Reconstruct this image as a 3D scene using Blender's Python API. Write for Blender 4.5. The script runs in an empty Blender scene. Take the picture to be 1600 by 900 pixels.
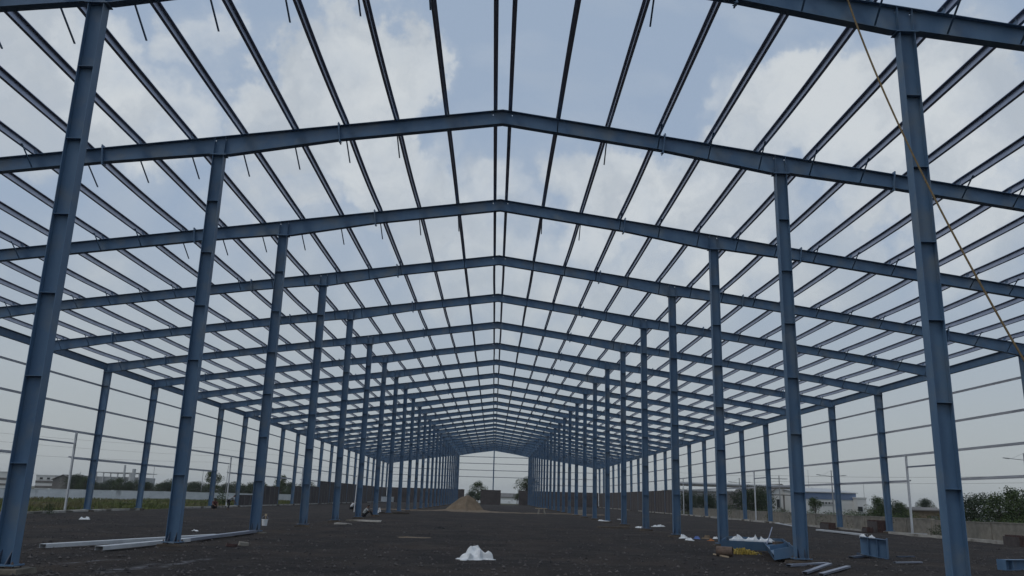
import bpy, math, random
import numpy as np
from mathutils import Vector, Matrix
random.seed(7); rng = np.random.default_rng(7)
SC = bpy.context.scene; COL = SC.collection
R = math.radians
# ------------------------------------------------------------------ camera
F, PITCH, ROLL, YAW, CAMX, CAMZ = 1301.09, 0.24763, 0.027625, -0.015236, 0.0808, 1.70
def cam_axes():
    rx = Vector((math.cos(YAW), math.sin(YAW), 0)); fy = Vector((-math.sin(YAW), math.cos(YAW), 0)); z = Vector((0, 0, 1))
    d = math.cos(PITCH)*fy + math.sin(PITCH)*z; u = -math.sin(PITCH)*fy + math.cos(PITCH)*z
    return math.cos(ROLL)*rx + math.sin(ROLL)*u, -math.sin(ROLL)*rx + math.cos(ROLL)*u, d
RIGHT, UP, FWD = cam_axes()
CAM = Vector((CAMX, 0, CAMZ))
cd = bpy.data.cameras.new('camera'); cam = bpy.data.objects.new('camera', cd); COL.objects.link(cam)
cd.sensor_width = 36; cd.lens = F/1600*36; cd.clip_start = 0.1; cd.clip_end = 6000
cam.matrix_world = Matrix(((RIGHT.x, UP.x, -FWD.x, CAM.x), (RIGHT.y, UP.y, -FWD.y, CAM.y), (RIGHT.z, UP.z, -FWD.z, CAM.z), (0, 0, 0, 1)))
SC.camera = cam
def ray(px, py): return (FWD + RIGHT*((px-800)/F) + UP*((450-py)/F)).normalized()
def at(px, py, z=0.0):
    r = ray(px, py); return CAM + r*((z-CAM.z)/r.z)
def atY(px, py, Y):
    r = ray(px, py); return CAM + r*((Y-CAM.y)/r.y)
# ------------------------------------------------------------------ view, world, sun
SC.view_settings.view_transform = 'Standard'; SC.view_settings.look = 'None'
SC.view_settings.exposure = 0.08; SC.view_settings.gamma = 1.0; SC.view_settings.use_curve_mapping = False
SC.render.engine = 'CYCLES'
SC.cycles.use_denoising = True
SC.cycles.max_bounces = 6; SC.cycles.diffuse_bounces = 3; SC.cycles.glossy_bounces = 3; SC.cycles.volume_bounces = 0
SUN_EL, SUN_AZ = R(52), R(235)          # high sun behind thin cloud, from the left and a little behind the camera
W = bpy.data.worlds.new('World'); SC.world = W; W.use_nodes = True
def build_world():
    nt = W.node_tree; nt.nodes.clear(); N = nt.nodes.new; L = nt.links.new
    out = N('ShaderNodeOutputWorld'); mix = N('ShaderNodeMixShader'); L(mix.outputs[0], out.inputs[0])
    b1 = N('ShaderNodeBackground'); b1.inputs[1].default_value = 0.10
    sky = N('ShaderNodeTexSky'); sky.sky_type = 'NISHITA'; sky.sun_disc = False
    sky.sun_elevation = SUN_EL; sky.sun_rotation = SUN_AZ; sky.dust_density = 3.0; sky.air_density = 1.0; sky.ozone_density = 1.0
    L(sky.outputs[0], b1.inputs[0])
    b2 = N('ShaderNodeBackground'); b2.inputs[1].default_value = 1.0
    L(b1.outputs[0], mix.inputs[1]); L(b2.outputs[0], mix.inputs[2])
    tc = N('ShaderNodeTexCoord')
    def math_(op, a, b=None, c=None, clamp=False):
        n = N('ShaderNodeMath'); n.operation = op; n.use_clamp = clamp
        for k, v in enumerate((a, b, c)):
            if v is None: continue
            if isinstance(v, (int, float)): n.inputs[k].default_value = v
            else: L(v, n.inputs[k])
        return n.outputs[0]
    # warped direction so that cloud edges billow
    nz = N('ShaderNodeTexNoise'); nz.inputs['Scale'].default_value = 7.0; nz.inputs['Detail'].default_value = 8.0; nz.inputs['Roughness'].default_value = 0.58
    L(tc.outputs['Generated'], nz.inputs['Vector'])
    sub = N('ShaderNodeVectorMath'); sub.operation = 'SUBTRACT'; L(nz.outputs['Color'], sub.inputs[0]); sub.inputs[1].default_value = (0.5, 0.5, 0.5)
    scl = N('ShaderNodeVectorMath'); scl.operation = 'SCALE'; L(sub.outputs[0], scl.inputs[0]); scl.inputs['Scale'].default_value = 0.26
    add = N('ShaderNodeVectorMath'); add.operation = 'ADD'; L(tc.outputs['Generated'], add.inputs[0]); L(scl.outputs[0], add.inputs[1])
    nrm = N('ShaderNodeVectorMath'); nrm.operation = 'NORMALIZE'; L(add.outputs[0], nrm.inputs[0])
    # heaps of cloud where the sky has them: pixel of the photograph -> direction, radius, weight
    blobs = [(40,110,120,.8),(170,140,95,.75),(260,190,80,.65),(310,50,60,.6),(570,95,85,1.0),(640,85,62,.95),(505,160,95,1.0),(430,185,85,.9),(560,210,70,.9),(450,290,80,.65),(590,270,80,.8),
             (650,330,95,.75),(380,345,60,.45),(1235,190,95,1.05),(1330,150,80,1.0),(1380,210,110,1.0),(1150,250,75,.85),(1470,130,75,1.0),(1480,240,100,.95),(1580,180,75,.9),(1570,280,80,.6),
             (985,285,85,.95),(930,350,95,.8),(1060,300,75,.85),(1130,370,110,.75),(780,420,140,.7),(500,430,130,.5),(1000,450,180,.6),(1290,390,110,.65),(1540,370,100,.65),
             (180,440,110,.45),(60,540,120,.35),(1150,130,45,.5),(300,500,120,.4),(700,250,70,.5)]
    acc = None
    for (px, py, r, w) in blobs:
        c = ray(px, py); ang = r/F*1.30
        dp = N('ShaderNodeVectorMath'); dp.operation = 'DOT_PRODUCT'; L(nrm.outputs[0], dp.inputs[0]); dp.inputs[1].default_value = c
        mr = N('ShaderNodeMapRange'); mr.interpolation_type = 'SMOOTHSTEP'
        mr.inputs[1].default_value = math.cos(ang); mr.inputs[2].default_value = math.cos(ang*0.35); mr.inputs[3].default_value = 0; mr.inputs[4].default_value = w
        L(dp.outputs['Value'], mr.inputs[0])
        acc = mr.outputs[0] if acc is None else math_('MAXIMUM', acc, mr.outputs[0])
    # elsewhere the same broken cloud goes on
    sep = N('ShaderNodeSeparateXYZ'); L(tc.outputs['Generated'], sep.inputs[0])
    n2 = N('ShaderNodeTexNoise'); n2.inputs['Scale'].default_value = 3.2; n2.inputs['Detail'].default_value = 7.0; n2.inputs['Roughness'].default_value = 0.55
    L(tc.outputs['Generated'], n2.inputs['Vector'])
    wide = N('ShaderNodeMapRange'); wide.interpolation_type = 'SMOOTHSTEP'; L(n2.outputs[0], wide.inputs[0])
    wide.inputs[1].default_value = 0.42; wide.inputs[2].default_value = 0.66; wide.inputs[3].default_value = 0.0; wide.inputs[4].default_value = 0.85
    dv = N('ShaderNodeVectorMath'); dv.operation = 'DOT_PRODUCT'; L(tc.outputs['Generated'], dv.inputs[0]); dv.inputs[1].default_value = FWD
    outside = N('ShaderNodeMapRange'); L(dv.outputs['Value'], outside.inputs[0])
    outside.inputs[1].default_value = 0.80; outside.inputs[2].default_value = 0.62; outside.inputs[3].default_value = 0.0; outside.inputs[4].default_value = 1.0
    acc = math_('MAXIMUM', acc, math_('MULTIPLY', wide.outputs[0], outside.outputs[0]))
    # streaks of high thin cloud
    mp = N('ShaderNodeMapping'); mp.inputs['Rotation'].default_value = (0.5, 0.0, 0.7); mp.inputs['Scale'].default_value = (3, 16, 5); L(tc.outputs['Generated'], mp.inputs[0])
    n3 = N('ShaderNodeTexNoise'); n3.inputs['Scale'].default_value = 1.3; n3.inputs['Detail'].default_value = 6.0; L(mp.outputs[0], n3.inputs['Vector'])
    st = N('ShaderNodeMapRange'); L(n3.outputs[0], st.inputs[0]); st.inputs[1].default_value = 0.52; st.inputs[2].default_value = 0.80; st.inputs[3].default_value = 0; st.inputs[4].default_value = 0.42
    n4 = N('ShaderNodeTexNoise'); n4.inputs['Scale'].default_value = 13.0; n4.inputs['Detail'].default_value = 7.0; n4.inputs['Roughness'].default_value = 0.6; L(tc.outputs['Generated'], n4.inputs['Vector'])
    grain = N('ShaderNodeMapRange'); L(n4.outputs[0], grain.inputs[0]); grain.inputs[1].default_value = 0.3; grain.inputs[2].default_value = 0.7; grain.inputs[3].default_value = 0.80; grain.inputs[4].default_value = 1.12
    edge = math_('ADD', acc, math_('MULTIPLY', math_('SUBTRACT', n4.outputs[0], 0.5), 0.9))
    puff = N('ShaderNodeMapRange'); puff.interpolation_type = 'SMOOTHSTEP'; L(edge, puff.inputs[0]); puff.inputs[1].default_value = 0.30; puff.inputs[2].default_value = 0.80; puff.inputs[3].default_value = 0; puff.inputs[4].default_value = 1
    acc = math_('ADD', math_('MULTIPLY', acc, 0.45), math_('MULTIPLY', puff.outputs[0], 0.55))
    acc = math_('MULTIPLY', acc, grain.outputs[0])
    acc = math_('ADD', acc, st.outputs[0], clamp=True)
    # colours: blue veil -> white cloud, then grey haze towards the horizon
    n5 = N('ShaderNodeTexNoise'); n5.inputs['Scale'].default_value = 9.0; n5.inputs['Detail'].default_value = 7.0; n5.inputs['Roughness'].default_value = 0.55
    L(nrm.outputs[0], n5.inputs['Vector'])
    sh = N('ShaderNodeMapRange'); sh.interpolation_type = 'SMOOTHSTEP'; L(n5.outputs[0], sh.inputs[0]); sh.inputs[1].default_value = 0.36; sh.inputs[2].default_value = 0.62
    cc = N('ShaderNodeMix'); cc.data_type = 'RGBA'; L(sh.outputs[0], cc.inputs[0]); cc.inputs[6].default_value = (0.475, 0.52, 0.565, 1); cc.inputs[7].default_value = (0.63, 0.665, 0.685, 1)
    cm = N('ShaderNodeMix'); cm.data_type = 'RGBA'; L(acc, cm.inputs[0]); L(cc.outputs[2], cm.inputs[7])
    cm.inputs[6].default_value = (0.325, 0.41, 0.535, 1); cm.inputs[7].default_value = (0.585, 0.63, 0.655, 1)
    hz = N('ShaderNodeMapRange'); hz.interpolation_type = 'SMOOTHSTEP'; L(sep.outputs['Z'], hz.inputs[0])
    hz.inputs[1].default_value = 0.0; hz.inputs[2].default_value = 0.36; hz.inputs[3].default_value = 1.0; hz.inputs[4].default_value = 0.0
    hm = N('ShaderNodeMix'); hm.data_type = 'RGBA'; L(hz.outputs[0], hm.inputs[0]); L(cm.outputs[2], hm.inputs[6]); hm.inputs[7].default_value = (0.40, 0.435, 0.45, 1)
    L(hm.outputs[2], b2.inputs[0])
    mix.inputs[0].default_value = 0.88
build_world()
sd = bpy.data.lights.new('sun', 'SUN'); sd.energy = 0.55; sd.angle = R(14); sd.color = (1.0, 0.95, 0.88)
sun = bpy.data.objects.new('sun', sd); COL.objects.link(sun)
sdir = Vector((math.sin(SUN_AZ)*math.cos(SUN_EL), math.cos(SUN_AZ)*math.cos(SUN_EL), math.sin(SUN_EL)))   # towards the sun
sun.rotation_euler = sdir.to_track_quat('Z', 'Y').to_euler(); sun.location = (0, 0, 60)

# ------------------------------------------------------------------ materials
def mat(name, col, col2=None, rough=0.6, metal=0.0, scale=4.0, bump=0.0, bscale=None, detail=6.0, stretch=None, spec=None, contrast=(0.35, 0.68), col3=None, scale3=0.6, thr3=(0.55, 0.7)):
    m = bpy.data.materials.new(name); m.use_nodes = True; nt = m.node_tree; N = nt.nodes.new; L = nt.links.new
    b = nt.nodes['Principled BSDF']; b.inputs['Roughness'].default_value = rough; b.inputs['Metallic'].default_value = metal
    if spec is not None: b.inputs['Specular IOR Level'].default_value = spec
    tc = N('ShaderNodeTexCoord'); src = tc.outputs['Object']
    gm = N('ShaderNodeNewGeometry'); src = gm.outputs['Position']
    if stretch:
        mp = N('ShaderNodeMapping'); mp.inputs['Scale'].default_value = stretch; L(src, mp.inputs[0]); src = mp.outputs[0]
    if col2 is None: b.inputs['Base Color'].default_value = (*col, 1)
    else:
        n = N('ShaderNodeTexNoise'); n.inputs['Scale'].default_value = scale; n.inputs['Detail'].default_value = detail; n.inputs['Roughness'].default_value = 0.6
        L(src, n.inputs['Vector'])
        r = N('ShaderNodeMapRange'); L(n.outputs[0], r.inputs[0]); r.inputs[1].default_value, r.inputs[2].default_value = contrast
        x = N('ShaderNodeMix'); x.data_type = 'RGBA'; L(r.outputs[0], x.inputs[0]); x.inputs[6].default_value = (*col, 1); x.inputs[7].default_value = (*col2, 1)
        o = x.outputs[2]
        if col3:
            n3 = N('ShaderNodeTexNoise'); n3.inputs['Scale'].default_value = scale3; n3.inputs['Detail'].default_value = 7; L(gm.outputs['Position'], n3.inputs['Vector'])
            r3 = N('ShaderNodeMapRange'); L(n3.outputs[0], r3.inputs[0]); r3.inputs[1].default_value, r3.inputs[2].default_value = thr3
            x3 = N('ShaderNodeMix'); x3.data_type = 'RGBA'; L(r3.outputs[0], x3.inputs[0]); L(o, x3.inputs[6]); x3.inputs[7].default_value = (*col3, 1); o = x3.outputs[2]
        L(o, b.inputs['Base Color'])
    if bump:
        nb = N('ShaderNodeTexNoise'); nb.inputs['Scale'].default_value = bscale or scale*3; nb.inputs['Detail'].default_value = 5; L(gm.outputs['Position'], nb.inputs['Vector'])
        bp = N('ShaderNodeBump'); bp.inputs['Strength'].default_value = bump; bp.inputs['Distance'].default_value = 0.05; L(nb.outputs[0], bp.inputs['Height']); L(bp.outputs[0], b.inputs['Normal'])
    return m
M = {}
M['steel'] = mat('blue_steel_paint', (0.070, 0.138, 0.238), (0.104, 0.186, 0.292), rough=0.50, scale=1.6, stretch=(1, 1, 0.30), col3=(0.155, 0.195, 0.235), scale3=1.3, thr3=(0.50, 0.74), spec=0.4)
M['galv'] = mat('galvanised_steel', (0.27, 0.30, 0.385), (0.36, 0.39, 0.475), rough=0.36, metal=0.6, scale=1.2)
M['girt'] = mat('galvanised_girt', (0.42, 0.43, 0.46), (0.52, 0.53, 0.56), rough=0.5, metal=0.25, scale=1.2)
M['galv_bright'] = mat('bright_galvanised_steel', (0.55, 0.57, 0.60), (0.68, 0.70, 0.72), rough=0.45, metal=0.3, scale=3.0)
M['dark_steel'] = mat('dark_primer_steel', (0.05, 0.075, 0.12), (0.08, 0.10, 0.14), rough=0.55)
M['bolt'] = mat('zinc_bolt', (0.5, 0.5, 0.5), rough=0.4, metal=0.7)
M['concrete'] = mat('grey_concrete', (0.24, 0.22, 0.19), (0.36, 0.33, 0.28), rough=0.9, scale=2.5, bump=0.4, bscale=14)
M['pedestal'] = mat('muddy_concrete', (0.055, 0.045, 0.037), (0.115, 0.092, 0.07), rough=0.95, scale=3.0, bump=0.5, bscale=12, col3=(0.06, 0.05, 0.045), scale3=1.7)
M['footing'] = mat('grey_footing', (0.10, 0.088, 0.070), (0.175, 0.155, 0.125), rough=0.95, scale=3.0, bump=0.5, bscale=12)
M['plinth'] = mat('pale_plinth_concrete', (0.32, 0.30, 0.27), (0.50, 0.48, 0.44), rough=0.9, scale=1.2, col3=(0.12, 0.11, 0.09), scale3=0.5, thr3=(0.52, 0.62))
M['brick_dark'] = mat('dark_red_brickwork', (0.062, 0.052, 0.052), (0.095, 0.080, 0.078), rough=0.9, scale=3.0, col3=(0.045, 0.04, 0.042), scale3=0.3)
M['brick'] = mat('red_brick', (0.048, 0.029, 0.027), (0.100, 0.056, 0.050), rough=0.9, scale=7.0, bump=0.3)
M['white_wall'] = mat('stained_whitewash', (0.68, 0.70, 0.70), (0.82, 0.83, 0.83), rough=0.9, scale=0.5, stretch=(1, 1, 3), col3=(0.32, 0.33, 0.33), scale3=0.35, thr3=(0.60, 0.75))
M['plastic'] = mat('white_plastic_sheet', (0.72, 0.74, 0.75), (0.85, 0.86, 0.86), rough=0.45, scale=6)
M['sand'] = mat('ochre_sand', (0.150, 0.112, 0.075), (0.225, 0.170, 0.115), rough=1.0, scale=1.6, bump=0.6, bscale=5)
M['wood'] = mat('raw_timber', (0.42, 0.33, 0.22), (0.55, 0.44, 0.31), rough=0.8, scale=6)
M['rope'] = mat('yellow_rope', (0.17, 0.12, 0.06), (0.26, 0.19, 0.10), rough=0.9, scale=20)
M['strap'] = mat('yellow_straps', (0.36, 0.26, 0.04), (0.50, 0.38, 0.09), rough=0.6, scale=12)
M['rust'] = mat('rusty_steel', (0.10, 0.07, 0.055), (0.17, 0.12, 0.09), rough=0.85, scale=8, col3=(0.13, 0.12, 0.11), scale3=4)
M['leaf'] = mat('leaf_green', (0.030, 0.052, 0.018), (0.075, 0.105, 0.038), rough=0.7, scale=0.9, spec=0.2)
M['leaf_dark'] = mat('leaf_dark_green', (0.022, 0.038, 0.020), (0.050, 0.070, 0.034), rough=0.7, scale=0.7, spec=0.2)
M['leaf_pale'] = mat('leaf_pale_green', (0.055, 0.085, 0.030), (0.12, 0.155, 0.06), rough=0.7, scale=0.8, spec=0.2)
M['bark'] = mat('bark', (0.07, 0.055, 0.045), (0.12, 0.10, 0.08), rough=0.95, scale=5)
M['grass'] = mat('grass_green', (0.085, 0.112, 0.032), (0.14, 0.16, 0.06), rough=0.85, scale=0.25, col3=(0.16, 0.145, 0.075), scale3=0.12, thr3=(0.42, 0.62), spec=0.15)
M['stone'] = mat('gravel_stone', (0.035, 0.032, 0.034), (0.13, 0.117, 0.112), rough=0.9, scale=5, contrast=(0.4, 0.62))
M['cladding_white'] = mat('white_cladding', (0.50, 0.51, 0.50), (0.60, 0.60, 0.59), rough=0.7, scale=0.3)
M['cladding_grey'] = mat('grey_cladding', (0.27, 0.28, 0.29), (0.34, 0.35, 0.35), rough=0.7, scale=0.3)
M['cladding_blue'] = mat('blue_cladding', (0.10, 0.15, 0.25), (0.13, 0.18, 0.28), rough=0.6, scale=0.3)
M['roof_grey'] = mat('grey_roof_sheet', (0.36, 0.37, 0.38), (0.46, 0.47, 0.47), rough=0.6, scale=0.4)
M['roof_dark'] = mat('dark_roof_sheet', (0.11, 0.105, 0.10), (0.17, 0.16, 0.15), rough=0.8, scale=0.4)
M['window'] = mat('dark_glass', (0.02, 0.025, 0.03), rough=0.15)
M['skin'] = mat('skin', (0.16, 0.085, 0.055), rough=0.6)
M['hair'] = mat('black_hair', (0.012, 0.011, 0.011), rough=0.6)
M['cloth_white'] = mat('white_cotton', (0.62, 0.63, 0.64), (0.72, 0.72, 0.72), rough=0.9)
M['cloth_grey'] = mat('grey_cotton', (0.34, 0.36, 0.36), (0.42, 0.44, 0.44), rough=0.9)
M['cloth_dark'] = mat('dark_trousers', (0.018, 0.018, 0.022), rough=0.9)
M['cloth_maroon'] = mat('maroon_cotton', (0.12, 0.04, 0.04), rough=0.9)
M['lamp_pole'] = mat('lamp_pole_grey', (0.30, 0.31, 0.32), rough=0.5, metal=0.4)
M['blue_bag'] = mat('blue_wrapper', (0.10, 0.17, 0.42), rough=0.5)
M['orange_bag'] = mat('orange_rag', (0.42, 0.16, 0.05), rough=0.8)

def ground_material():
    m = bpy.data.materials.new('site_ground'); m.use_nodes = True; nt = m.node_tree; N = nt.nodes.new; L = nt.links.new
    b = nt.nodes['Principled BSDF']; b.inputs['Roughness'].default_value = 0.92; b.inputs['Specular IOR Level'].default_value = 0.25
    g = N('ShaderNodeNewGeometry'); P = g.outputs['Position']
    def noise(s, d=7, r=0.6):
        n = N('ShaderNodeTexNoise'); n.inputs['Scale'].default_value = s; n.inputs['Detail'].default_value = d; n.inputs['Roughness'].default_value = r; L(P, n.inputs['Vector']); return n.outputs[0]
    def rng_(x, a, b_, lo=0.0, hi=1.0):
        r = N('ShaderNodeMapRange'); L(x, r.inputs[0]); r.inputs[1].default_value = a; r.inputs[2].default_value = b_; r.inputs[3].default_value = lo; r.inputs[4].default_value = hi; return r.outputs[0]
    def mix(f, a, b_):
        x = N('ShaderNodeMix'); x.data_type = 'RGBA'; L(f, x.inputs[0])
        for k, v in ((6, a), (7, b_)):
            if isinstance(v, tuple): x.inputs[k].default_value = (*v, 1)
            else: L(v, x.inputs[k])
        return x.outputs[2]
    def mth(op, a, b_=None):
        n = N('ShaderNodeMath'); n.operation = op; n.use_clamp = op in ('ADD', 'MULTIPLY', 'SUBTRACT') and False
        for k, v in ((0, a), (1, b_)):
            if v is None: continue
            if isinstance(v, (int, float)): n.inputs[k].default_value = v
            else: L(v, n.inputs[k])
        return n.outputs[0]
    fine = rng_(noise(9, 9, 0.75), 0.36, 0.66)
    c = mix(fine, (0.023, 0.018, 0.0165), (0.057, 0.047, 0.043))
    c = mix(rng_(noise(3.0, 8, 0.8), 0.50, 0.70, 0, 0.75), c, (0.088, 0.076, 0.073))
    c = mix(rng_(noise(1.1, 9, 0.75), 0.50, 0.66, 0, 0.65), c, (0.016, 0.015, 0.017))
    c = mix(rng_(noise(0.22), 0.44, 0.62, 0, 0.75), c, (0.066, 0.050, 0.040))     # brown earth worked into the gravel
    c = mix(rng_(noise(0.9, 8, 0.7), 0.62, 0.74, 0, 0.5), c, (0.085, 0.074, 0.064))   # dusty patches
    sp = N('ShaderNodeSeparateXYZ'); L(P, sp.inputs[0])
    wob = rng_(noise(0.5), 0.2, 0.8, -0.5, 0.5)
    # soil thrown up along the two inner column lines
    d = mth('ABSOLUTE', mth('SUBTRACT', mth('ABSOLUTE', sp.outputs[0]), 9.5))
    c = mix(rng_(mth('ADD', d, wob), 0.3, 1.3, 0.65, 0.0), c, (0.058, 0.043, 0.033))
    # outside the shed: earth and grass
    o = rng_(mth('ADD', mth('ABSOLUTE', sp.outputs[0]), wob), 29.0, 29.8)
    o2 = rng_(mth('ADD', sp.outputs[1], wob), 232.0, 236.0)
    o = mth('MAXIMUM', o, o2)
    out = mix(rng_(noise(0.10), 0.40, 0.62), (0.075, 0.090, 0.032), (0.125, 0.105, 0.068))
    c = mix(o, c, out)
    c = mix(rng_(noise(0.45, 6, 0.65), 0.42, 0.60, 0.55, 0), c, (0.018, 0.0155, 0.0155))
    c = mix(rng_(noise(0.30, 7, 0.7), 0.56, 0.72, 0, 0.7), c, (0.088, 0.074, 0.062))
    # spilt lime powder in broken lines on the left
    for (q0, q1, wd) in ((at(135, 896), at(262, 878), .16), (at(235, 886), at(335, 869), .12), (at(60, 884), at(215, 874), .10)):
        dx, dy = q1.x-q0.x, q1.y-q0.y; ln = math.hypot(dx, dy); nx, ny = -dy/ln, dx/ln
        def lin(ax, ay, c0): return mth('ADD', mth('ADD', mth('MULTIPLY', sp.outputs[0], ax), mth('MULTIPLY', sp.outputs[1], ay)), c0)
        dist = mth('ABSOLUTE', mth('ADD', lin(nx, ny, -(q0.x*nx+q0.y*ny)), mth('MULTIPLY', wob, .5)))
        along = lin(dx/ln, dy/ln, -(q0.x*dx+q0.y*dy)/ln)
        k_ = mth('MULTIPLY', rng_(dist, wd*.3, wd*1.6, 1, 0), mth('MULTIPLY', rng_(along, 0, .8), rng_(along, ln-.8, ln, 1, 0)))
        k_ = mth('MULTIPLY', k_, rng_(noise(3.2, 6, 0.7), 0.42, 0.62, 0, .8))
        c = mix(k_, c, (0.24, 0.24, 0.26))
    # faint pale wheel tracks
    trk = mth('ABSOLUTE', mth('ADD', mth('SUBTRACT', sp.outputs[1], 31.0), mth('ADD', mth('MULTIPLY', sp.outputs[0], .22), mth('MULTIPLY', wob, 2.2))))
    c = mix(mth('MULTIPLY', rng_(trk, .15, .5, 1, 0), rng_(noise(1.3, 6), .45, .62, 0, .5)), c, (0.095, 0.084, 0.074))
    L(c, b.inputs['Base Color'])
    bp = N('ShaderNodeBump'); bp.inputs['Strength'].default_value = 1.0; bp.inputs['Distance'].default_value = 0.12
    hgt = mth('ADD', noise(10, 6, 0.7), noise(2.2, 5))
    L(hgt, bp.inputs['Height']); L(bp.outputs[0], b.inputs['Normal'])
    return m
M['ground'] = ground_material()

# ------------------------------------------------------------------ mesh helpers
class MB:
    def __init__(s): s.v = []; s.f = []; s.mi = []; s.cur = 0
    def add(s, vs, fs):
        n = len(s.v); s.v += [tuple(v) for v in vs]; s.f += [tuple(i+n for i in f) for f in fs]; s.mi += [s.cur]*len(fs)
    def hexa(s, p): s.add(p, [(0, 3, 2, 1), (4, 5, 6, 7), (0, 1, 5, 4), (1, 2, 6, 5), (2, 3, 7, 6), (3, 0, 4, 7)])
    def box(s, x0, x1, y0, y1, z0, z1): s.hexa([(x0, y0, z0), (x1, y0, z0), (x1, y1, z0), (x0, y1, z0), (x0, y0, z1), (x1, y0, z1), (x1, y1, z1), (x0, y1, z1)])
    def bar(s, a, b, w, h, up=(0, 0, 1)):
        a = Vector(a); b = Vector(b); d = (b-a).normalized(); u = Vector(up)
        sx = d.cross(u)
        if sx.length < 1e-4: sx = d.cross(Vector((1, 0, 0)))
        sx.normalize(); sz = sx.cross(d).normalized(); sx = sx*(w/2); sz = sz*(h/2)
        s.hexa([a-sx-sz, a+sx-sz, b+sx-sz, b-sx-sz, a-sx+sz, a+sx+sz, b+sx+sz, b-sx+sz])
    def loft(s, rings, cap=True, closed=True):
        n = len(rings[0]); base = len(s.v)
        for r in rings: s.v += [tuple(p) for p in r]
        for k in range(len(rings)-1):
            for i in range(n if closed else n-1):
                j = (i+1) % n; s.f.append((base+k*n+i, base+k*n+j, base+(k+1)*n+j, base+(k+1)*n+i)); s.mi.append(s.cur)
        if cap and closed:
            s.f.append(tuple(base+i for i in reversed(range(n)))); s.mi.append(s.cur)
            s.f.append(tuple(base+(len(rings)-1)*n+i for i in range(n))); s.mi.append(s.cur)
    def tube(s, pts, r, n=6, cap=True):
        pts = [Vector(p) for p in pts]; rs = r if isinstance(r, (list, tuple)) else [r]*len(pts); rings = []
        for k, p in enumerate(pts):
            d = (pts[min(k+1, len(pts)-1)]-pts[max(k-1, 0)]).normalized()
            a = d.cross(Vector((0, 0, 1)))
            if a.length < 1e-3: a = d.cross(Vector((1, 0, 0)))
            a.normalize(); b = d.cross(a)
            rings.append([p + (a*math.cos(2*math.pi*i/n) + b*math.sin(2*math.pi*i/n))*rs[k] for i in range(n)])
        s.loft(rings, cap)
    def mesh(s, name, mats, smooth=False):
        me = bpy.data.meshes.new(name); me.from_pydata(s.v, [], s.f)
        for m in (mats if isinstance(mats, list) else [mats]): me.materials.append(m)
        if any(s.mi): me.polygons.foreach_set('material_index', s.mi)
        if smooth: me.polygons.foreach_set('use_smooth', [True]*len(s.f))
        me.update(); return me
def link(name, data, parent=None, loc=None, rot=None, kind=None):
    o = bpy.data.objects.new(name, data); COL.objects.link(o)
    if parent is not None: o.parent = parent
    if loc is not None: o.location = loc
    if rot is not None: o.rotation_euler = rot
    if kind: o['kind'] = kind
    return o
def tag(o, label, cat, group=None):
    o['label'] = label; o['category'] = cat
    if group: o['group'] = group
    return o
def thing(name, label, cat, loc=(0, 0, 0), rotz=0.0, group=None):
    return tag(link(name, None, None, loc, (0, 0, rotz)), label, cat, group)
def dup(o, parent=None):
    c = o.copy(); COL.objects.link(c)
    if parent is not None: c.parent = parent
    for ch in list(o.children): dup(ch, c)
    return c

# ------------------------------------------------------------------ ground
def vnoise(x, y, seed=0):
    xi = np.floor(x).astype(int); yi = np.floor(y).astype(int); fx = x-xi; fy = y-yi
    fx = fx*fx*(3-2*fx); fy = fy*fy*(3-2*fy)
    def h(a, b):
        n = (a*374761393 + b*668265263 + seed*974711) & 0x7fffffff
        n = ((n ^ (n >> 13))*1274126177) & 0x7fffffff
        return (n ^ (n >> 16)) % 10007/10007.0
    return (h(xi, yi)*(1-fx)+h(xi+1, yi)*fx)*(1-fy)+(h(xi, yi+1)*(1-fx)+h(xi+1, yi+1)*fx)*fy
def ground_z(X, Y):
    X = np.asarray(X, float); Y = np.asarray(Y, float)
    z = 0.05*(vnoise(X*0.35, Y*0.35, 1)-0.5)+0.05*(vnoise(X*1.1, Y*1.1, 2)-0.5)+0.03*(vnoise(X*3, Y*3, 3)-0.5)
    d = np.abs(np.abs(X)-9.5)
    z = z + 0.07*np.exp(-(d/0.9)**2)*vnoise(X*0.6, Y*0.6, 5)
    far = np.clip((np.abs(X)-29)/8, 0, 1); z = z + far*0.25*(vnoise(X*0.12, Y*0.12, 4)-0.45)
    return z - 0.02
def gz(x, y): return float(ground_z(np.array([x]), np.array([y]))[0])
def build_ground():
    def axis(dense0, dense1, step, lo, hi, g=1.18):
        a = list(np.arange(dense0, dense1, step)); d = step; x = dense1
        while x < hi: a.append(x); d *= g; x += d
        a.append(hi); d = step; x = dense0-step
        left = []
        while x > lo: left.append(x); d *= g; x -= d
        left.append(lo); return np.array(left[::-1]+a)
    xs = axis(-34, 34, 0.3, -2500, 2500); ys = axis(12, 50, 0.25, -1500, 3500, 1.06)
    X, Y = np.meshgrid(xs, ys); Z = ground_z(X, Y)
    n, m = X.shape
    v = np.stack([X.ravel(), Y.ravel(), Z.ravel()], 1)
    i = np.arange(n*m).reshape(n, m)
    f = np.stack([i[:-1, :-1].ravel(), i[:-1, 1:].ravel(), i[1:, 1:].ravel(), i[1:, :-1].ravel()], 1)
    me = bpy.data.meshes.new('ground'); me.from_pydata(v.tolist(), [], f.tolist()); me.materials.append(M['ground'])
    me.polygons.foreach_set('use_smooth', [True]*len(me.polygons))
    link('ground', me, kind='structure')
build_ground()

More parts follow.
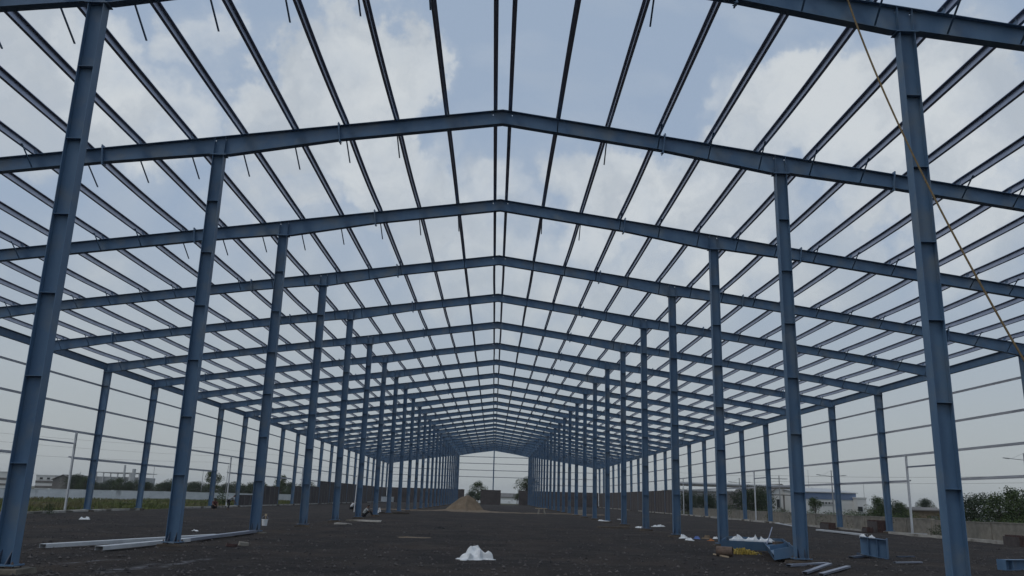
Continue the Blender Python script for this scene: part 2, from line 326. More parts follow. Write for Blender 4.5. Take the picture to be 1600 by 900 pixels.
# ------------------------------------------------------------------ the steel shed
S, Y0, NF = 8.87755, 17.5396, 25
XI, XO = 9.528, 28.70
ZB, ZI, ZO = 0.15, 12.676, 9.968          # base plates, tops of inner and outer columns
RIDGE, SLOPE = 14.683, 0.1415
def fy(i): return Y0 + S*i
def ztop(x): return RIDGE - SLOPE*abs(x)
BOT = [(0, 14.165), (5.55, 13.375), (9.20, 12.690), (9.86, 12.690), (13.4, 12.275), (24.6, 10.690), (28.38, 9.985), (28.96, 9.985)]
def zbot(x):
    x = abs(x)
    for (a, za), (b, zb) in zip(BOT, BOT[1:]):
        if x <= b: return za+(zb-za)*(x-a)/(b-a)
    return BOT[-1][1]
shed = thing('steel_frame_shed', 'long open shed skeleton of blue steel columns, rafters and bare purlins', 'building', (0, Y0, 0))
SY = Y0   # children are placed relative to the shed's empty
def part(name, me, x, y, z, rot=None, parent=None, kind=None):
    o = link(name, me, parent if parent is not None else shed, (x, y-(SY if parent is None else 0), z), rot, kind); return o

STZ = [2.13, 3.91, 5.69, 7.46, 9.24, 11.02]; GZ = [3.62, 5.40, 7.18, 8.95]
def inner_column_mesh():
    D, B, H, t = 0.37, 0.28, ZI-ZB, 0.014; m = MB()
    m.box(-D/2, -D/2+t, -B/2, B/2, 0.03, H-0.025); m.box(D/2-t, D/2, -B/2, B/2, 0.03, H-0.025)
    m.box(-D/2+t, D/2-t, -0.005, 0.005, 0.03, H-0.025)
    return m.mesh('inner_column', M['steel'])
def outer_column_mesh():      # right-hand side: straight outer flange, inner flange raking inwards to the top
    B, H, t = 0.25, ZO-ZB, 0.014; m = MB()
    xo = 0.265; xb, xt = -0.135, -0.265; z0, z1 = 0.03, H-0.025
    m.box(xo-t, xo, -B/2, B/2, z0, z1)
    m.hexa([(xb, -B/2, z0), (xb+t, -B/2, z0), (xb+t, B/2, z0), (xb, B/2, z0), (xt, -B/2, z1), (xt+t, -B/2, z1), (xt+t, B/2, z1), (xt, B/2, z1)])
    m.hexa([(xb+t, -.005, z0), (xo-t, -.005, z0), (xo-t, .005, z0), (xb+t, .005, z0), (xt+t, -.005, z1), (xo-t, -.005, z1), (xo-t, .005, z1), (xt+t, .005, z1)])
    return m
def mirrored(mb):
    m = MB(); m.v = [(-x, y, z) for x, y, z in mb.v]; m.f = [tuple(reversed(f)) for f in mb.f]; m.mi = list(mb.mi); return m
def bxmesh(name, mt, *dims):
    m = MB(); m.box(*dims); return m.mesh(name, mt)
ME_in = inner_column_mesh(); oc = outer_column_mesh(); ME_out = {1: oc.mesh('outer_column', M['steel']), -1: mirrored(oc).mesh('outer_column', M['steel'])}
ME_stiff = {s: bxmesh('stiffener', M['steel'], -0.171, 0.171, *((-0.134, -0.005) if s < 0 else (0.005, 0.134)), -0.006, 0.006) for s in (-1, 1)}
def stiff_all(zs, w, b):
    m = MB()
    for z in zs:
        m.box(-w, w, -b, -0.005, z-0.006, z+0.006); m.box(-w, w, 0.005, b, z-0.006, z+0.006)
    return m.mesh('stiffener', M['steel'])
ME_stiff_far = stiff_all([z-ZB for z in STZ], 0.171, 0.134)
ME_base = bxmesh('base_plate', M['steel'], -0.27, 0.27, -0.21, 0.21, 0.0, 0.03)
ME_cap = bxmesh('cap_plate', M['steel'], -0.26, 0.26, -0.16, 0.16, -0.025, -0.001)
def gusset_mesh():
    m = MB(); m.add([(-0.006, -0.205, 0.03), (0.006, -0.205, 0.03), (0.006, -0.006, 0.03), (-0.006, -0.006, 0.03), (-0.006, -0.006, 0.30), (0.006, -0.006, 0.30)],
                    [(0, 1, 2, 3), (0, 4, 5, 1), (0, 3, 4), (1, 5, 2), (2, 5, 4, 3)]); return m.mesh('gusset', M['dark_steel'])
ME_gusset = gusset_mesh()
def bolt_mesh():
    m = MB(); m.tube([(0, 0, -0.05), (0, 0, 0.085)], 0.014, 6); m.tube([(0, 0, 0.03), (0, 0, 0.055)], 0.026, 6); return m.mesh('anchor_bolt', M['rust'])
ME_bolt = bolt_mesh()
def pedestal_mesh(seed):
    r = random.Random(seed); m = MB()
    def ring(w, d, z, j): 
        out = []
        for (a, b) in ((-1, -1), (-.3, -1.03), (.4, -.97), (1, -1), (1.03, 0), (1, 1), (0, 1.02), (-1, 1), (-1.02, .1)):
            out.append((a*w+r.uniform(-j, j), b*d+r.uniform(-j, j), z+r.uniform(-j, j)*0.4))
        return out
    k = .36 if seed else .44
    m.loft([ring(k+.06, k-.03, -.5, .03), ring(k+.03, k-.07, -.03, .03), ring(k+.01, k-.08, .085, .012), ring(k, k-.09, .105, .004)])
    return m.mesh('pedestal', M['pedestal' if seed else 'footing'])
ME_ped = [pedestal_mesh(k) for k in range(5)]
ME_shim = bxmesh('shim', M['rust'], -0.05, 0.05, -0.06, 0.06, -0.04, -0.001)
def rafter_mesh(side):
    m = MB(); t = 0.016; b = 0.12; e = 0.0065
    xs = sorted(set([x for x, _ in BOT] + [0.30, 0.34, 9.34, 9.38, 9.68, 9.72]))
    for a, c in zip(xs, xs[1:]):
        za, zc, ta, tc = zbot(a)+t, zbot(c)+t, ztop(a)-t, ztop(c)-t
        holes = [(0.30, 0.34), (9.34, 9.38), (9.68, 9.72)]
        if (a, c) in holes:       # open bolt holes just under the top flange
            h0, h1 = (ta-0.13, ta-0.09) if a < 1 else (ta-0.11, ta-0.07)
            segs = [(za, zc, h0, h0), (h1, h1, ta, tc)]
        else: segs = [(za, zc, ta, tc)]
        for (z0, z1, z2, z3) in segs:
            m.hexa([(a, -e, z0), (c, -e, z1), (c, e, z1), (a, e, z0), (a, -e, z2), (c, -e, z3), (c, e, z3), (a, e, z2)])
    a, c = 0, 28.96
    m.hexa([(a, -b, ztop(a)-t), (c, -b, ztop(c)-t), (c, b, ztop(c)-t), (a, b, ztop(a)-t), (a, -b, ztop(a)), (c, -b, ztop(c)), (c, b, ztop(c)), (a, b, ztop(a))])
    for (a, za), (c, zc) in zip(BOT, BOT[1:]):
        m.hexa([(a, -b, za), (c, -b, zc), (c, b, zc), (a, b, za), (a, -b, za+t), (c, -b, zc+t), (c, b, zc+t), (a, b, za+t)])
    m.box(28.96, 28.975, -b, b, zbot(28.96), ztop(28.96))
    if side < 0: m = mirrored(m)
    m.v = [(x, y, z) for x, y, z in m.v]
    return m.mesh('rafter', M['steel'])
ME_raf = {s: rafter_mesh(s) for s in (-1, 1)}
SPL = [5.55, 13.4, 24.6]
def splice_mesh(x, side, bolts):
    m = MB(); z0, z1 = zbot(x)-0.10, ztop(x)+0.10; dx = 0.5*(z1-z0)*SLOPE*0.9
    for off in (-0.021, 0.001):
        p = []
        for z, d in ((z0, -dx), (z1, dx)):
            for (xx, yy) in ((0, -0.125), (0.02, -0.125), (0.02, 0.125), (0, 0.125)): p.append((x+xx+off+d, yy, z))
        m.hexa(p)
    if bolts:
        for k in range(5):
            z = z0+0.05+(z1-z0-0.1)*k/4; d = -dx+2*dx*(z-z0)/(z1-z0)
            for yy in (-0.075, 0.075):
                m.tube([(x-0.055+d, yy, z), (x+0.055+d, yy, z)], 0.013, 5); 
    if side < 0: m = mirrored(m)
    return m.mesh('splice_plate', M['steel'])
ME_spl = {(k, s): splice_mesh(x, s, k < 2) for k, x in enumerate(SPL) for s in (-1, 1)}
PX = [0.24] + [1.91+1.72*k for k in range(16)]
def web_stiff_mesh(x, side, w=0.008):
    m = MB(); m.box(x-w/2, x+w/2, -0.115, -0.0065, zbot(x)+0.016, ztop(x)-0.017)
    if side < 0: m = mirrored(m)
    return m.mesh('web_stiffener', M['steel'])
ME_wst = {(k, s): web_stiff_mesh(x, s) for k, x in enumerate((XI-0.178, XI+0.178)) for s in (-1, 1)}
def cleat_mesh(side):
    m = MB()
    for x in PX: 
        m.box(x+0.004, x+0.010, -0.10, 0.10, ztop(x), ztop(x)+0.17)
    if side < 0: m = mirrored(m)
    return m.mesh('purlin_cleat', M['steel'])
ME_cleat = {s: cleat_mesh(s) for s in (-1, 1)}

for i in range(NF):
    y = fy(i); near = i <= 9
    for s in (-1, 1):
        c = part('column', ME_in, s*XI, y, ZB)
        link('base_plate', ME_base, c); link('cap_plate', ME_cap, c, (0, 0, ZI-ZB))
        if near:
            for z in STZ:
                for q in (-1, 1): link('stiffener', ME_stiff[q], c, (0, 0, z-ZB))
        else: link('stiffener', ME_stiff_far, c, kind='stuff')
        if i <= 5:
            for gx in (-0.10, 0.10): link('gusset', ME_gusset, c, (gx, 0, 0))
            for gx in (-0.22, 0.22):
                for gy in (-0.16, 0.16): link('anchor_bolt', ME_bolt, c, (gx, gy, 0))
                link('shim', ME_shim, c, (gx*0.7, -0.12, 0))
        p = part('pedestal', ME_ped[0 if (s < 0 and i in (0, 2)) else 1+(i*2+(s > 0)) % 4], s*XI+random.uniform(-.04, .04), y, 0.0, (0, 0, random.uniform(-.06, .06)))
        o = part('column', ME_out[s], s*XO, y, ZB)
        link('base_plate', ME_base, o, (s*0.07, 0, 0))
        cp = link('cap_plate', ME_cap, o, (0, 0, ZO-ZB)); cp.scale = (1.2, 0.95, 1)
        if near:
            for z in GZ:
                st = link('stiffener', ME_stiff[-1], o, (s*(0.065-0.045*(z/ZO)), 0, z-ZB)); st.scale = (1.05+0.28*z/ZO, 0.87, 1)
        part('pedestal', ME_ped[1+(i*3+(s > 0)) % 4], s*(XO+0.06), y, 0.0)
        r = part('rafter', ME_raf[s], 0, y, 0)
        for k in range(3): link('splice_plate', ME_spl[(k, s)], r)
        if i <= 8:
            for k in range(2): link('web_stiffener', ME_wst[(k, s)], r)
        link('purlin_cleat', ME_cleat[s], r, kind='stuff')
    # eave struts
# ---- purlins
SA = math.atan(SLOPE)
def zsection(flip):
    b, h, l = 0.078, 0.22, 0.020
    p = [(-b, l), (-b, 0), (0, 0), (0, h), (b, h), (b, h-l)]
    return [(-x if flip else x, z) for x, z in p]
def thick(poly, t=0.004):
    """offset an open polyline to a thin closed outline"""
    L_, R_ = [], []
    n = len(poly)
    for k in range(n):
        a = Vector(poly[max(k-1, 0)]); b = Vector(poly[k]); c = Vector(poly[min(k+1, n-1)])
        d1 = (b-a).normalized() if k > 0 else (c-b).normalized(); d2 = (c-b).normalized() if k < n-1 else d1
        n1 = Vector((-d1.y, d1.x)); n2 = Vector((-d2.y, d2.x)); mm = (n1+n2); mm = mm/(mm.length**2)*2 if mm.length > 1e-6 else n1
        L_.append(b+mm*t/2); R_.append(b-mm*t/2)
    return [tuple(p) for p in L_]+[tuple(p) for p in reversed(R_)]
def purlin_into(m, side, x0, y0, L_, z0, sag, nseg, twist=0.0):
    sec = thick(zsection(side > 0))   # local x: uphill positive -> top flange points to the ridge
    ca, sa = math.cos(SA*side), math.sin(SA*side); rings = []
    for k in range(nseg+1):
        t = k/nseg; dz = -sag*4*t*(1-t); dx = twist*4*t*(1-t)
        rings.append([(x0+dx+x*ca+z*sa, y0+L_*t, z0+dz-x*sa+z*ca) for x, z in sec])
    m.loft(rings)
def purlin_mesh(side, L_, sag, twist, nseg=6):
    m = MB(); purlin_into(m, side, 0, 0, L_, 0, sag, nseg, twist); return m.mesh('purlin', M['galv'])
ME_pur = {(s, k): purlin_mesh(s, S-0.006, [0.02, 0.045, 0.06][k], [0.0, 0.02, -0.02][k]) for s in (-1, 1) for k in range(3)}
ME_stub = {s: purlin_mesh(s, 5.0, 0.0, 0.0, 2) for s in (-1, 1)}
NEARB = 8
for s in (-1, 1):
    for x in PX:
        z = ztop(x)+0.012
        if x > 5: part('purlin', ME_stub[s], s*x, Y0-5.003, z)
        for b in range(NEARB): part('purlin', ME_pur[(s, random.randrange(3))], s*x, fy(b)+0.003, z)
m = MB()
for s in (-1, 1):
    for x in PX:
        for b in range(NEARB, NF-1): purlin_into(m, s, s*x, fy(b)-Y0+0.003, S-0.006, ztop(x)+0.012, 0.04, 2)
part('purlin', m.mesh('purlin', M['galv']), 0, Y0, 0, kind='stuff')
# ---- eave struts, girts
def eave_mesh():
    m = MB(); L0, L1 = 0.13, S-0.13
    m.box(-0.005, 0.005, L0, L1, -0.46, 0.0); m.box(-0.10, 0.10, L0, L1, 0.0, 0.014); m.box(-0.10, 0.10, L0, L1, -0.474, -0.46)
    return m.mesh('eave_strut', M['steel'])
ME_eave = eave_mesh()
def girt_mesh(L_):
    m = MB(); h, b, l, t = 0.20, 0.088, 0.02, 0.004   # Z lying on its side, web horizontal... web upright facing in
    sec = thick([(-b, -h/2+l), (-b, -h/2), (0, -h/2), (0, h/2), (b, h/2), (b, h/2-l)], t)
    m.loft([[(z, L_*q, x) for x, z in sec] for q in (0, 0.5, 1)]); return m
gm = girt_mesh(S-0.006); ME_girt = {1: gm.mesh('girt', M['girt']), -1: mirrored(gm).mesh('girt', M['girt'])}
DOOR = {4: 5.9, 8: 5.5, 12: 5.6}
ME_gshort = {}
for b, d in DOOR.items():
    q = girt_mesh(S-d-0.01); ME_gshort[b] = {1: q.mesh('girt', M['girt']), -1: mirrored(q).mesh('girt', M['girt'])}
def post_mesh():
    m = MB(); h = GZ[1]-0.06-0.05; sec = thick([(0.05, 0.10), (0.075, 0.10), (0.075, 0.0), (-0.075, 0.0), (-0.075, 0.10), (-0.05, 0.10)], 0.006)
    m.loft([[(x, y, z) for y, x in sec] for z in (0, h)]); return m.mesh('door_post', M['galv_bright'])
ME_post = post_mesh()
XG = XO+0.265+0.10
for s in (-1, 1):
    for b in range(NF-1):
        part('eave_strut', ME_eave, s*(XO+0.02), fy(b), 10.545)
        for k, z in enumerate(GZ):
            if k == 0 and (b >= 15 or b in DOOR):
                if b in DOOR and b < 15: part('girt', ME_gshort[b][s], s*XG, fy(b)+DOOR[b], z)
                continue
            part('girt', ME_girt[s], s*XG, fy(b)+0.003, z)
        if b in DOOR:
            part('door_post', ME_post, s*(XO+0.20), fy(b)+DOOR[b], 0.05); part('door_post', ME_post, s*(XO+0.20), fy(b)+0.95, 0.05)
            m = MB(); m.bar((0, 0.95, 0), (0, DOOR[b], 0), 0.10, 0.10); part('door_lintel', m.mesh('door_lintel', M['galv']), s*(XO+0.30), fy(b), GZ[1]-0.82)
# ---- flange braces
def brace_mesh(x, s, kind):
    m = MB(); zb = zbot(x)+0.02
    if kind == 'fixed':
        a, c = Vector((0, -0.13, zb)), Vector((0, -0.13-0.78, ztop(x)+0.03))
    elif kind == 'back':
        a, c = Vector((0, 0.13, zb)), Vector((0, 0.13+0.78, ztop(x)+0.03))
    else:
        a, c = Vector((0, 0.13, zb)), Vector((0.02, 0.13+0.78, zb-0.48))
    m.bar(a, c, 0.040, 0.006); d = Vector((0.020, 0, 0)); m.bar(a+d, c+d, 0.006, 0.040)
    return m.mesh('flange_brace', M['steel'])
ME_br = {}
nb = 0; far = MB()
order = [(i, k, s) for i in range(NF) for k in range(len(PX)) for s in (-1, 1)]
for (i, k, s) in order:
    x = PX[k]
    hang = i <= 2 and ((s < 0 and x < 14.5) or (s > 0 and x < 5.0 and (k != 1 or i == 2)))
    if k == 0 and i > 2: continue
    kind = 'hang' if hang else 'fixed'
    if hang and random.random() < 0.08: continue
    xx = s*(x-0.03)
    if nb < 298:
        if (k, s, kind) not in ME_br: ME_br[(k, s, kind)] = brace_mesh(x, s, kind)
        part('flange_brace', ME_br[(k, s, kind)], xx, fy(i), 0, (0, random.uniform(-.10, .10) if hang else 0, 0)) if not hang else part('flange_brace', ME_br[(k, s, kind)], xx, fy(i), 0)
        nb += 1
    else:
        zb = zbot(x)+0.02; Y = fy(i)-Y0
        far.bar((xx, Y-0.13, zb), (xx, Y-0.91, ztop(x)+0.03), 0.045, 0.02)
part('flange_brace', far.mesh('flange_brace', M['dark_steel']), 0, Y0, 0, kind='stuff')
# ---- far gable: posts, girts
YG = fy(NF-1)
def gable_post(x, h):
    m = MB(); D, B, t = 0.30, 0.32, 0.012
    m.box(-B/2, B/2, -D/2, -D/2+t, 0, h); m.box(-B/2, B/2, D/2-t, D/2, 0, h); m.box(-0.005, 0.005, -D/2+t, D/2-t, 0, h)
    return m.mesh('gable_post', M['steel'])
for x in (-19.1, 0.0, 19.1): part('gable_post', gable_post(x, zbot(x)-ZB-0.004), x, YG+0.0, ZB)
spans = [(-28.4, -19.25), (-18.95, -9.75), (-9.3, -0.15), (0.15, 9.3), (9.75, 18.95), (19.25, 28.4)]
for (a, c) in spans:
    inner = abs(a+c)/2 < 9
    for z in ((7.15, 8.92, 10.70, 12.45) if inner else (3.7, 5.45, 7.2, 8.95, 10.7, 11.9)):
        zmax = min(zbot(a), zbot(c))
        if z > zmax-0.1: continue
        a2, c2 = a, c
        m = MB(); m.box(a2, c2, -0.04, 0.04, -0.09, 0.09); part('gable_girt', m.mesh('gable_girt', M['girt']), 0, YG+0.22, z)
# ---- brick infill walls between the columns
def wall_mesh(L_, h):
    m = MB(); m.box(0.16, L_-0.16, -0.11, 0.11, 0, h); m.box(0.14, L_-0.14, -0.13, 0.13, h, h+0.10); return m.mesh('infill_wall', M['brick_dark'])
for b in range(9, NF-1):
    for s in (-1, 1):
        h = {(-1, 9): 1.1, (-1, 10): 2.2, (-1, 11): 0.0, (-1, 12): 2.4, (-1, 13): 2.5}.get((s, b), 3.5 if b >= (14 if s < 0 else 13) else 0)
        if h:
            iw = part('infill_wall', wall_mesh(S, h+0.1), s*XO, fy(b), 0.0)
            for q in (.25, .5, .75):
                m = MB(); m.box(S*q-.12, S*q+.12, -.15, .15, 0, h+.08); link('tie_column', m.mesh('tie_column', M['roof_dark']), iw)
for o in [o for o in shed.children if o.name.startswith('infill_wall')]:
    pass
def infill_fix():
    # the wall meshes above run along local x; turn them to run along the shed
    for o in shed.children:
        if o.name.startswith('infill_wall'): o.rotation_euler = (0, 0, math.pi/2)
infill_fix()
for (a, c) in ((-28.4, -19.25), (-18.95, -9.75), (-9.35, -7.7), (-3.3, 2.1), (6.9, 9.35), (9.75, 18.95), (19.25, 28.4)):
    m = MB(); m.box(a, c, -0.11, 0.11, 0, 3.7); m.box(a-.02, c+.02, -0.13, 0.13, 3.7, 3.8); part('infill_wall', m.mesh('infill_wall', M['brick_dark']), 0, YG-0.02 if abs(a+c) > 8 else YG-0.3, 0.0)
# ---- plinth beams under the side walls
for s in (-1, 1):
    for b in range(2, NF-1):
        if random.random() < 0.12: continue
        m = MB(); j = [random.uniform(-.02, .02) for _ in range(6)]
        m.hexa([(-.16+j[0], .3, -.3), (.16+j[1], .3, -.3), (.16, S-.3, -.3), (-.16, S-.3, -.3), (-.15, .3, .13+j[2]), (.15, .3, .13+j[3]), (.15, S-.3, .13+j[4]), (-.15, S-.3, .13+j[5])])
        part('plinth_beam', m.mesh('plinth_beam', M['plinth']), s*(XO-0.05), fy(b), 0.0)

# ------------------------------------------------------------------ loose things on the site floor
def on(px, py, dz=0.0):
    p = at(px, py, 0.0); return Vector((p.x, p.y, gz(p.x, p.y)+dz))
def lipped_channel(L_, w=0.20, h=0.075, l=0.02, t=0.006):
    """a cold-formed channel lying web-up along +x, length L_"""
    sec = thick([(-w/2+l, 0), (-w/2, 0), (-w/2, h), (w/2, h), (w/2, 0), (w/2-l, 0)], t)
    m = MB(); m.loft([[(L_*q, y, z+t) for y, z in sec] for q in (0, .5, 1)]); return m
def channel(a, b, label, lift=0.02, name='steel_channel', mt='galv_bright', w=0.20, h=0.075, cat='steel channel', roll=0.0, group=None):
    a = Vector(a); b = Vector(b); L_ = (b-a).length; d = b-a
    o = link(name, lipped_channel(L_, w, h).mesh(name, M[mt]), None, (a.x, a.y, a.z+lift), (roll, -math.asin(d.z/L_), math.atan2(d.y, d.x)))
    return tag(o, label, cat, group)
P1, P2 = on(66, 857), on(338, 842)
channel(P1, P2, 'long bright galvanised channel on the ground passing behind the second blue column on the left', 0.03, w=0.24, h=0.10)
P1, P2 = on(154, 862), on(292, 849)
channel(P1, P2, 'shorter galvanised channel with its near end jutting out below the long one', 0.03, w=0.24, h=0.10)
P1, P2 = on(283, 849), on(398, 836)
channel(P1, P2, 'dull galvanised channel running from the second left column to the third one', 0.03, w=0.22, h=0.09, mt='galv')
for (x0, y0, x1, y1, lb, w) in ((1278, 829, 1352, 838, 'long pale flat channel lying on the gravel before the low concrete wall', .30),
                             (1396, 834, 1456, 836, 'pale channel lying at the foot of the right-hand door post', .22),
                             (1204, 816, 1240, 823, 'thin white strip lying beside the fifth right column under the wall', .2),
                             (1232, 887, 1292, 884, 'blue grey steel angle lying level in front of the nearest right column but one', .16),
                             (1258, 897, 1297, 885, 'blue grey steel angle slanting away from the level one it touches', .13),
                             (1283, 899, 1326, 889, 'blue grey steel angle lying alone to the right of the touching pair', .13),
                             (1398, 880, 1440, 880, 'thin blue flat bar on the gravel right of the upright beam stub', .10),
                             (1330, 872, 1366, 868, 'dark blue bar on the gravel left of the upright beam stub', .16),
                             (1402, 870, 1428, 870, 'short dark bar just behind the upright beam stub', .10),
                             (1512, 836, 1525, 838, 'short white strip by the green shrub at the right wall', .16)):
    channel(on(x0, y0), on(x1, y1), lb, 0.02, name='steel_bar' if 'bar' in lb or 'angle' in lb else 'steel_channel', mt='galv_bright' if ('pale' in lb or 'white' in lb) else ('dark_steel' if 'dark' in lb else 'galv'), w=w, h=w*0.35, cat='steel bar' if 'bar' in lb or 'angle' in lb else 'steel channel')
def crumpled(name, label, cat, p, w, d, h, mt, seed, n=26, rot=0.0, group=None, peaks=8, pr=(.22, .5), cap=.85):
    r = np.random.default_rng(seed); m = MB()
    u = np.linspace(-1, 1, n); U, V = np.meshgrid(u, u)
    ang = np.arctan2(V, U); rad = np.maximum(np.abs(U), np.abs(V)); Rr = rad*(1+0.18*np.sin(3*ang+seed)+0.10*np.sin(7*ang+2*seed))
    X = Rr*np.cos(ang)*w/2; Y = Rr*np.sin(ang)*d/2
    Z = np.zeros_like(X)
    for k in range(peaks):
        cx, cy = r.uniform(-.62, .62, 2); sx_, sy_ = r.uniform(*pr, 2); th = r.uniform(0, 3.1); u_ = (U-cx)*np.cos(th)+(V-cy)*np.sin(th); v_ = -(U-cx)*np.sin(th)+(V-cy)*np.cos(th)
        Z = np.maximum(Z, r.uniform(.45, 1)*np.sqrt(np.clip(1-(u_/sx_)**2-(v_/sy_)**2, 0, 1)))
    Z = np.minimum(Z/Z.max(), cap)/cap
    f = 2.2/max(w, .2); ridg = np.abs(vnoise(X*f*1.6+seed*7, Y*f*1.6, seed)-.5)*2; rid2 = np.abs(vnoise(X*f*3.4+3, Y*f*3.4+seed, seed+9)-.5)*2
    Z = h*(0.25+0.75*Z)*(0.30+0.70*(1-ridg)**2)*(0.55+0.45*(1-rid2)**1.5)*1.15*np.clip(2.6*(1.0-rad), 0, 1)**.8 + 0.012
    X = X + (vnoise(U*4+9, V*4, seed+1)-.5)*w*.10; Y = Y + (vnoise(U*4, V*4+5, seed+2)-.5)*d*.10
    v = np.stack([X.ravel(), Y.ravel(), Z.ravel()], 1).tolist(); i = np.arange(n*n).reshape(n, n)
    f_ = np.stack([i[:-1, :-1].ravel(), i[:-1, 1:].ravel(), i[1:, 1:].ravel(), i[1:, :-1].ravel()], 1).tolist()
    m.add(v, f_); edge = list(i[0, :])+list(i[1:, -1])+list(i[-1, -2::-1])+list(i[-2:0:-1, 0])
    bot = [(m.v[q][0], m.v[q][1], -0.05) for q in edge]; n0 = len(m.v); m.v += bot
    L_ = len(edge)
    for k in range(L_): m.f.append((edge[k], n0+k, n0+(k+1) % L_, edge[(k+1) % L_])); m.mi.append(0)
    m.f.append(tuple(n0+k for k in range(L_))); m.mi.append(0)
    o = link(name, m.mesh(name, M[mt]), None, p, (0, 0, rot)); return tag(o, label, cat, group)
crumpled('plastic_sheet', 'crumpled white plastic sheet heaped alone on the open dark ground', 'plastic sheet', on(741, 874), 1.04, .90, 0.36, 'plastic', 8, n=64, peaks=26, pr=(.16, .42), cap=.62)
for (px, py, w, d, h, mt, lb, sd_) in ((944, 814.5, 1.1, .5, .12, 'plastic', 'flattened white wrapper beside the sixth right inner column', 11),
                                  (1003, 825, 1.0, .45, .14, 'plastic', 'white plastic scrap just left of the fifth right inner column', 12),
                                  (1029, 822.5, 1.0, .5, .16, 'plastic', 'white plastic scrap just right of the fifth right inner column', 13),
                                  (967, 811.5, .45, .4, .08, 'plastic', 'tiny white scrap behind the row of right columns', 14),
                                  (1067, 842, .42, .5, .24, 'plastic', 'pale crumpled bag at the left end of the rubbish heap', 15),
                                  (1077, 845, .4, .4, .18, 'plastic', 'white bag in front of the blue wrapper in the rubbish heap', 16),
                                  (1089, 843, .34, .4, .22, 'blue_bag', 'blue and white wrapper in the middle of the rubbish heap', 17),
                                  (1104, 842, .5, .5, .26, 'sand', 'light brown sack in the rubbish heap', 18),
                                  (1111, 845, .3, .3, .12, 'orange_bag', 'orange rag lying under the light brown sack', 19),
                                  (1118, 841.5, .26, .3, .22, 'plastic', 'small white bag tight against the third right column', 20),
                                  (132, 811.5, .55, .5, .20, 'plastic', 'white cloth bundle alone on the ground at the left edge', 21),
                                  (305, 828, .3, .25, .06, 'plastic', 'small white scrap on the gravel behind the left channels', 22),
                                  (1560, 829, .9, .6, .07, 'sand', 'patch of light sand at the foot of the right wall', 23),
                                  (1470, 836, 1.6, .9, .12, 'sand', 'low sandy hump along the right wall foot', 24),
                                  (645, 838.5, 1.5, 1.0, .05, 'sand', 'small spill of ochre sand on the open floor', 25),
                                  (686, 826, .6, .35, .12, 'hair', 'black rag on the open dark floor', 26),
                                  (558, 829.5, .7, .35, .06, 'hair', 'thin black scrap behind the third left column foot', 27),
                                  (590, 801.5, .7, .5, .5, 'cloth_white', 'whitish bundle behind the foot of the seventh left column', 28)):
    crumpled('litter' if w < .7 else 'sheet_scrap', lb, 'litter' if 'sand' not in lb.split() else 'sand', on(px, py), w, d, h*(.8 if py > 838 else 1), mt, sd_, n=22)
# sand heap in the middle
def heap(name, label, cat, p, wx, wy, h, mt, seed, skirt=1.9, n=56, skew=0.25, power=1.0):
    u = np.linspace(-skirt, skirt, n); U, V = np.meshgrid(u, u); r = np.sqrt((U*(1+0.1*np.sin(3*V)))**2+V**2)
    a = np.arctan2(V, U); r = r*(1+0.10*np.sin(2*a+1)+0.06*np.sin(5*a))
    r = np.where(U > 0, r*(1+skew), r*(1-skew*0.3))
    Z = h*1.12*np.clip(1.04-r, 0, 1)**.85; Z = np.where(Z > h*.80, h*.80+(Z-h*.80)*.45, Z)
    Z = Z + h*0.14*np.exp(-(r/1.5)**4)
    Z = Z*(0.90+0.2*vnoise(U*3+seed, V*3, seed)) + h*0.06*vnoise(U*9, V*9, seed+1)*np.clip(1.7-r, 0, 1)
    Z = Z - 0.10*np.clip(r-1.45, 0, 1)
    v = np.stack([(U*wx/2).ravel(), (V*wy/2).ravel(), Z.ravel()], 1).tolist(); i = np.arange(n*n).reshape(n, n)
    m = MB(); m.add(v, np.stack([i[:-1, :-1].ravel(), i[:-1, 1:].ravel(), i[1:, 1:].ravel(), i[1:, :-1].ravel()], 1).tolist())
    return tag(link(name, m.mesh(name, M[mt], True), None, p), label, cat)
q = on(729, 799); q.y += 2.2
heap('sand_pile', 'tall heap of ochre sand in the middle of the shed floor', 'sand pile', q, 4.8, 4.4, 1.72, 'sand', 4)
q = on(1280, 816); q.y += 1.0; q.x += .3
heap('sand_pile', 'small orange sand heap against the low concrete wall beside a brick stack', 'sand pile', q, 3.2, 1.6, 0.85, 'sand', 9, n=30)
# thin spread of sand across the floor, one strip
def sand_strip():
    m = MB(); n = 80; pts = []
    for k in range(n+1):
        x = -15.0+29.0*k/n; y = 106.5+1.2*math.sin(k*.33)+.5*math.sin(k*1.3)
        w = 0.5+0.9*vnoise(np.array([k*.31]), np.array([3.3]), 8)[0]; w *= (1.6 if -9 < x < 2 else 0.8)
        pts.append([(x, y-w, gz(x, y-w)-.02), (x, y-w*.4, gz(x, y)+.06), (x, y+w*.4, gz(x, y)+.07), (x, y+w, gz(x, y+w)-.02)])
    m.loft(pts, cap=False, closed=False); o = link('sand_spill', m.mesh('sand_spill', M['sand'], True), None, kind='stuff')
sand_strip()
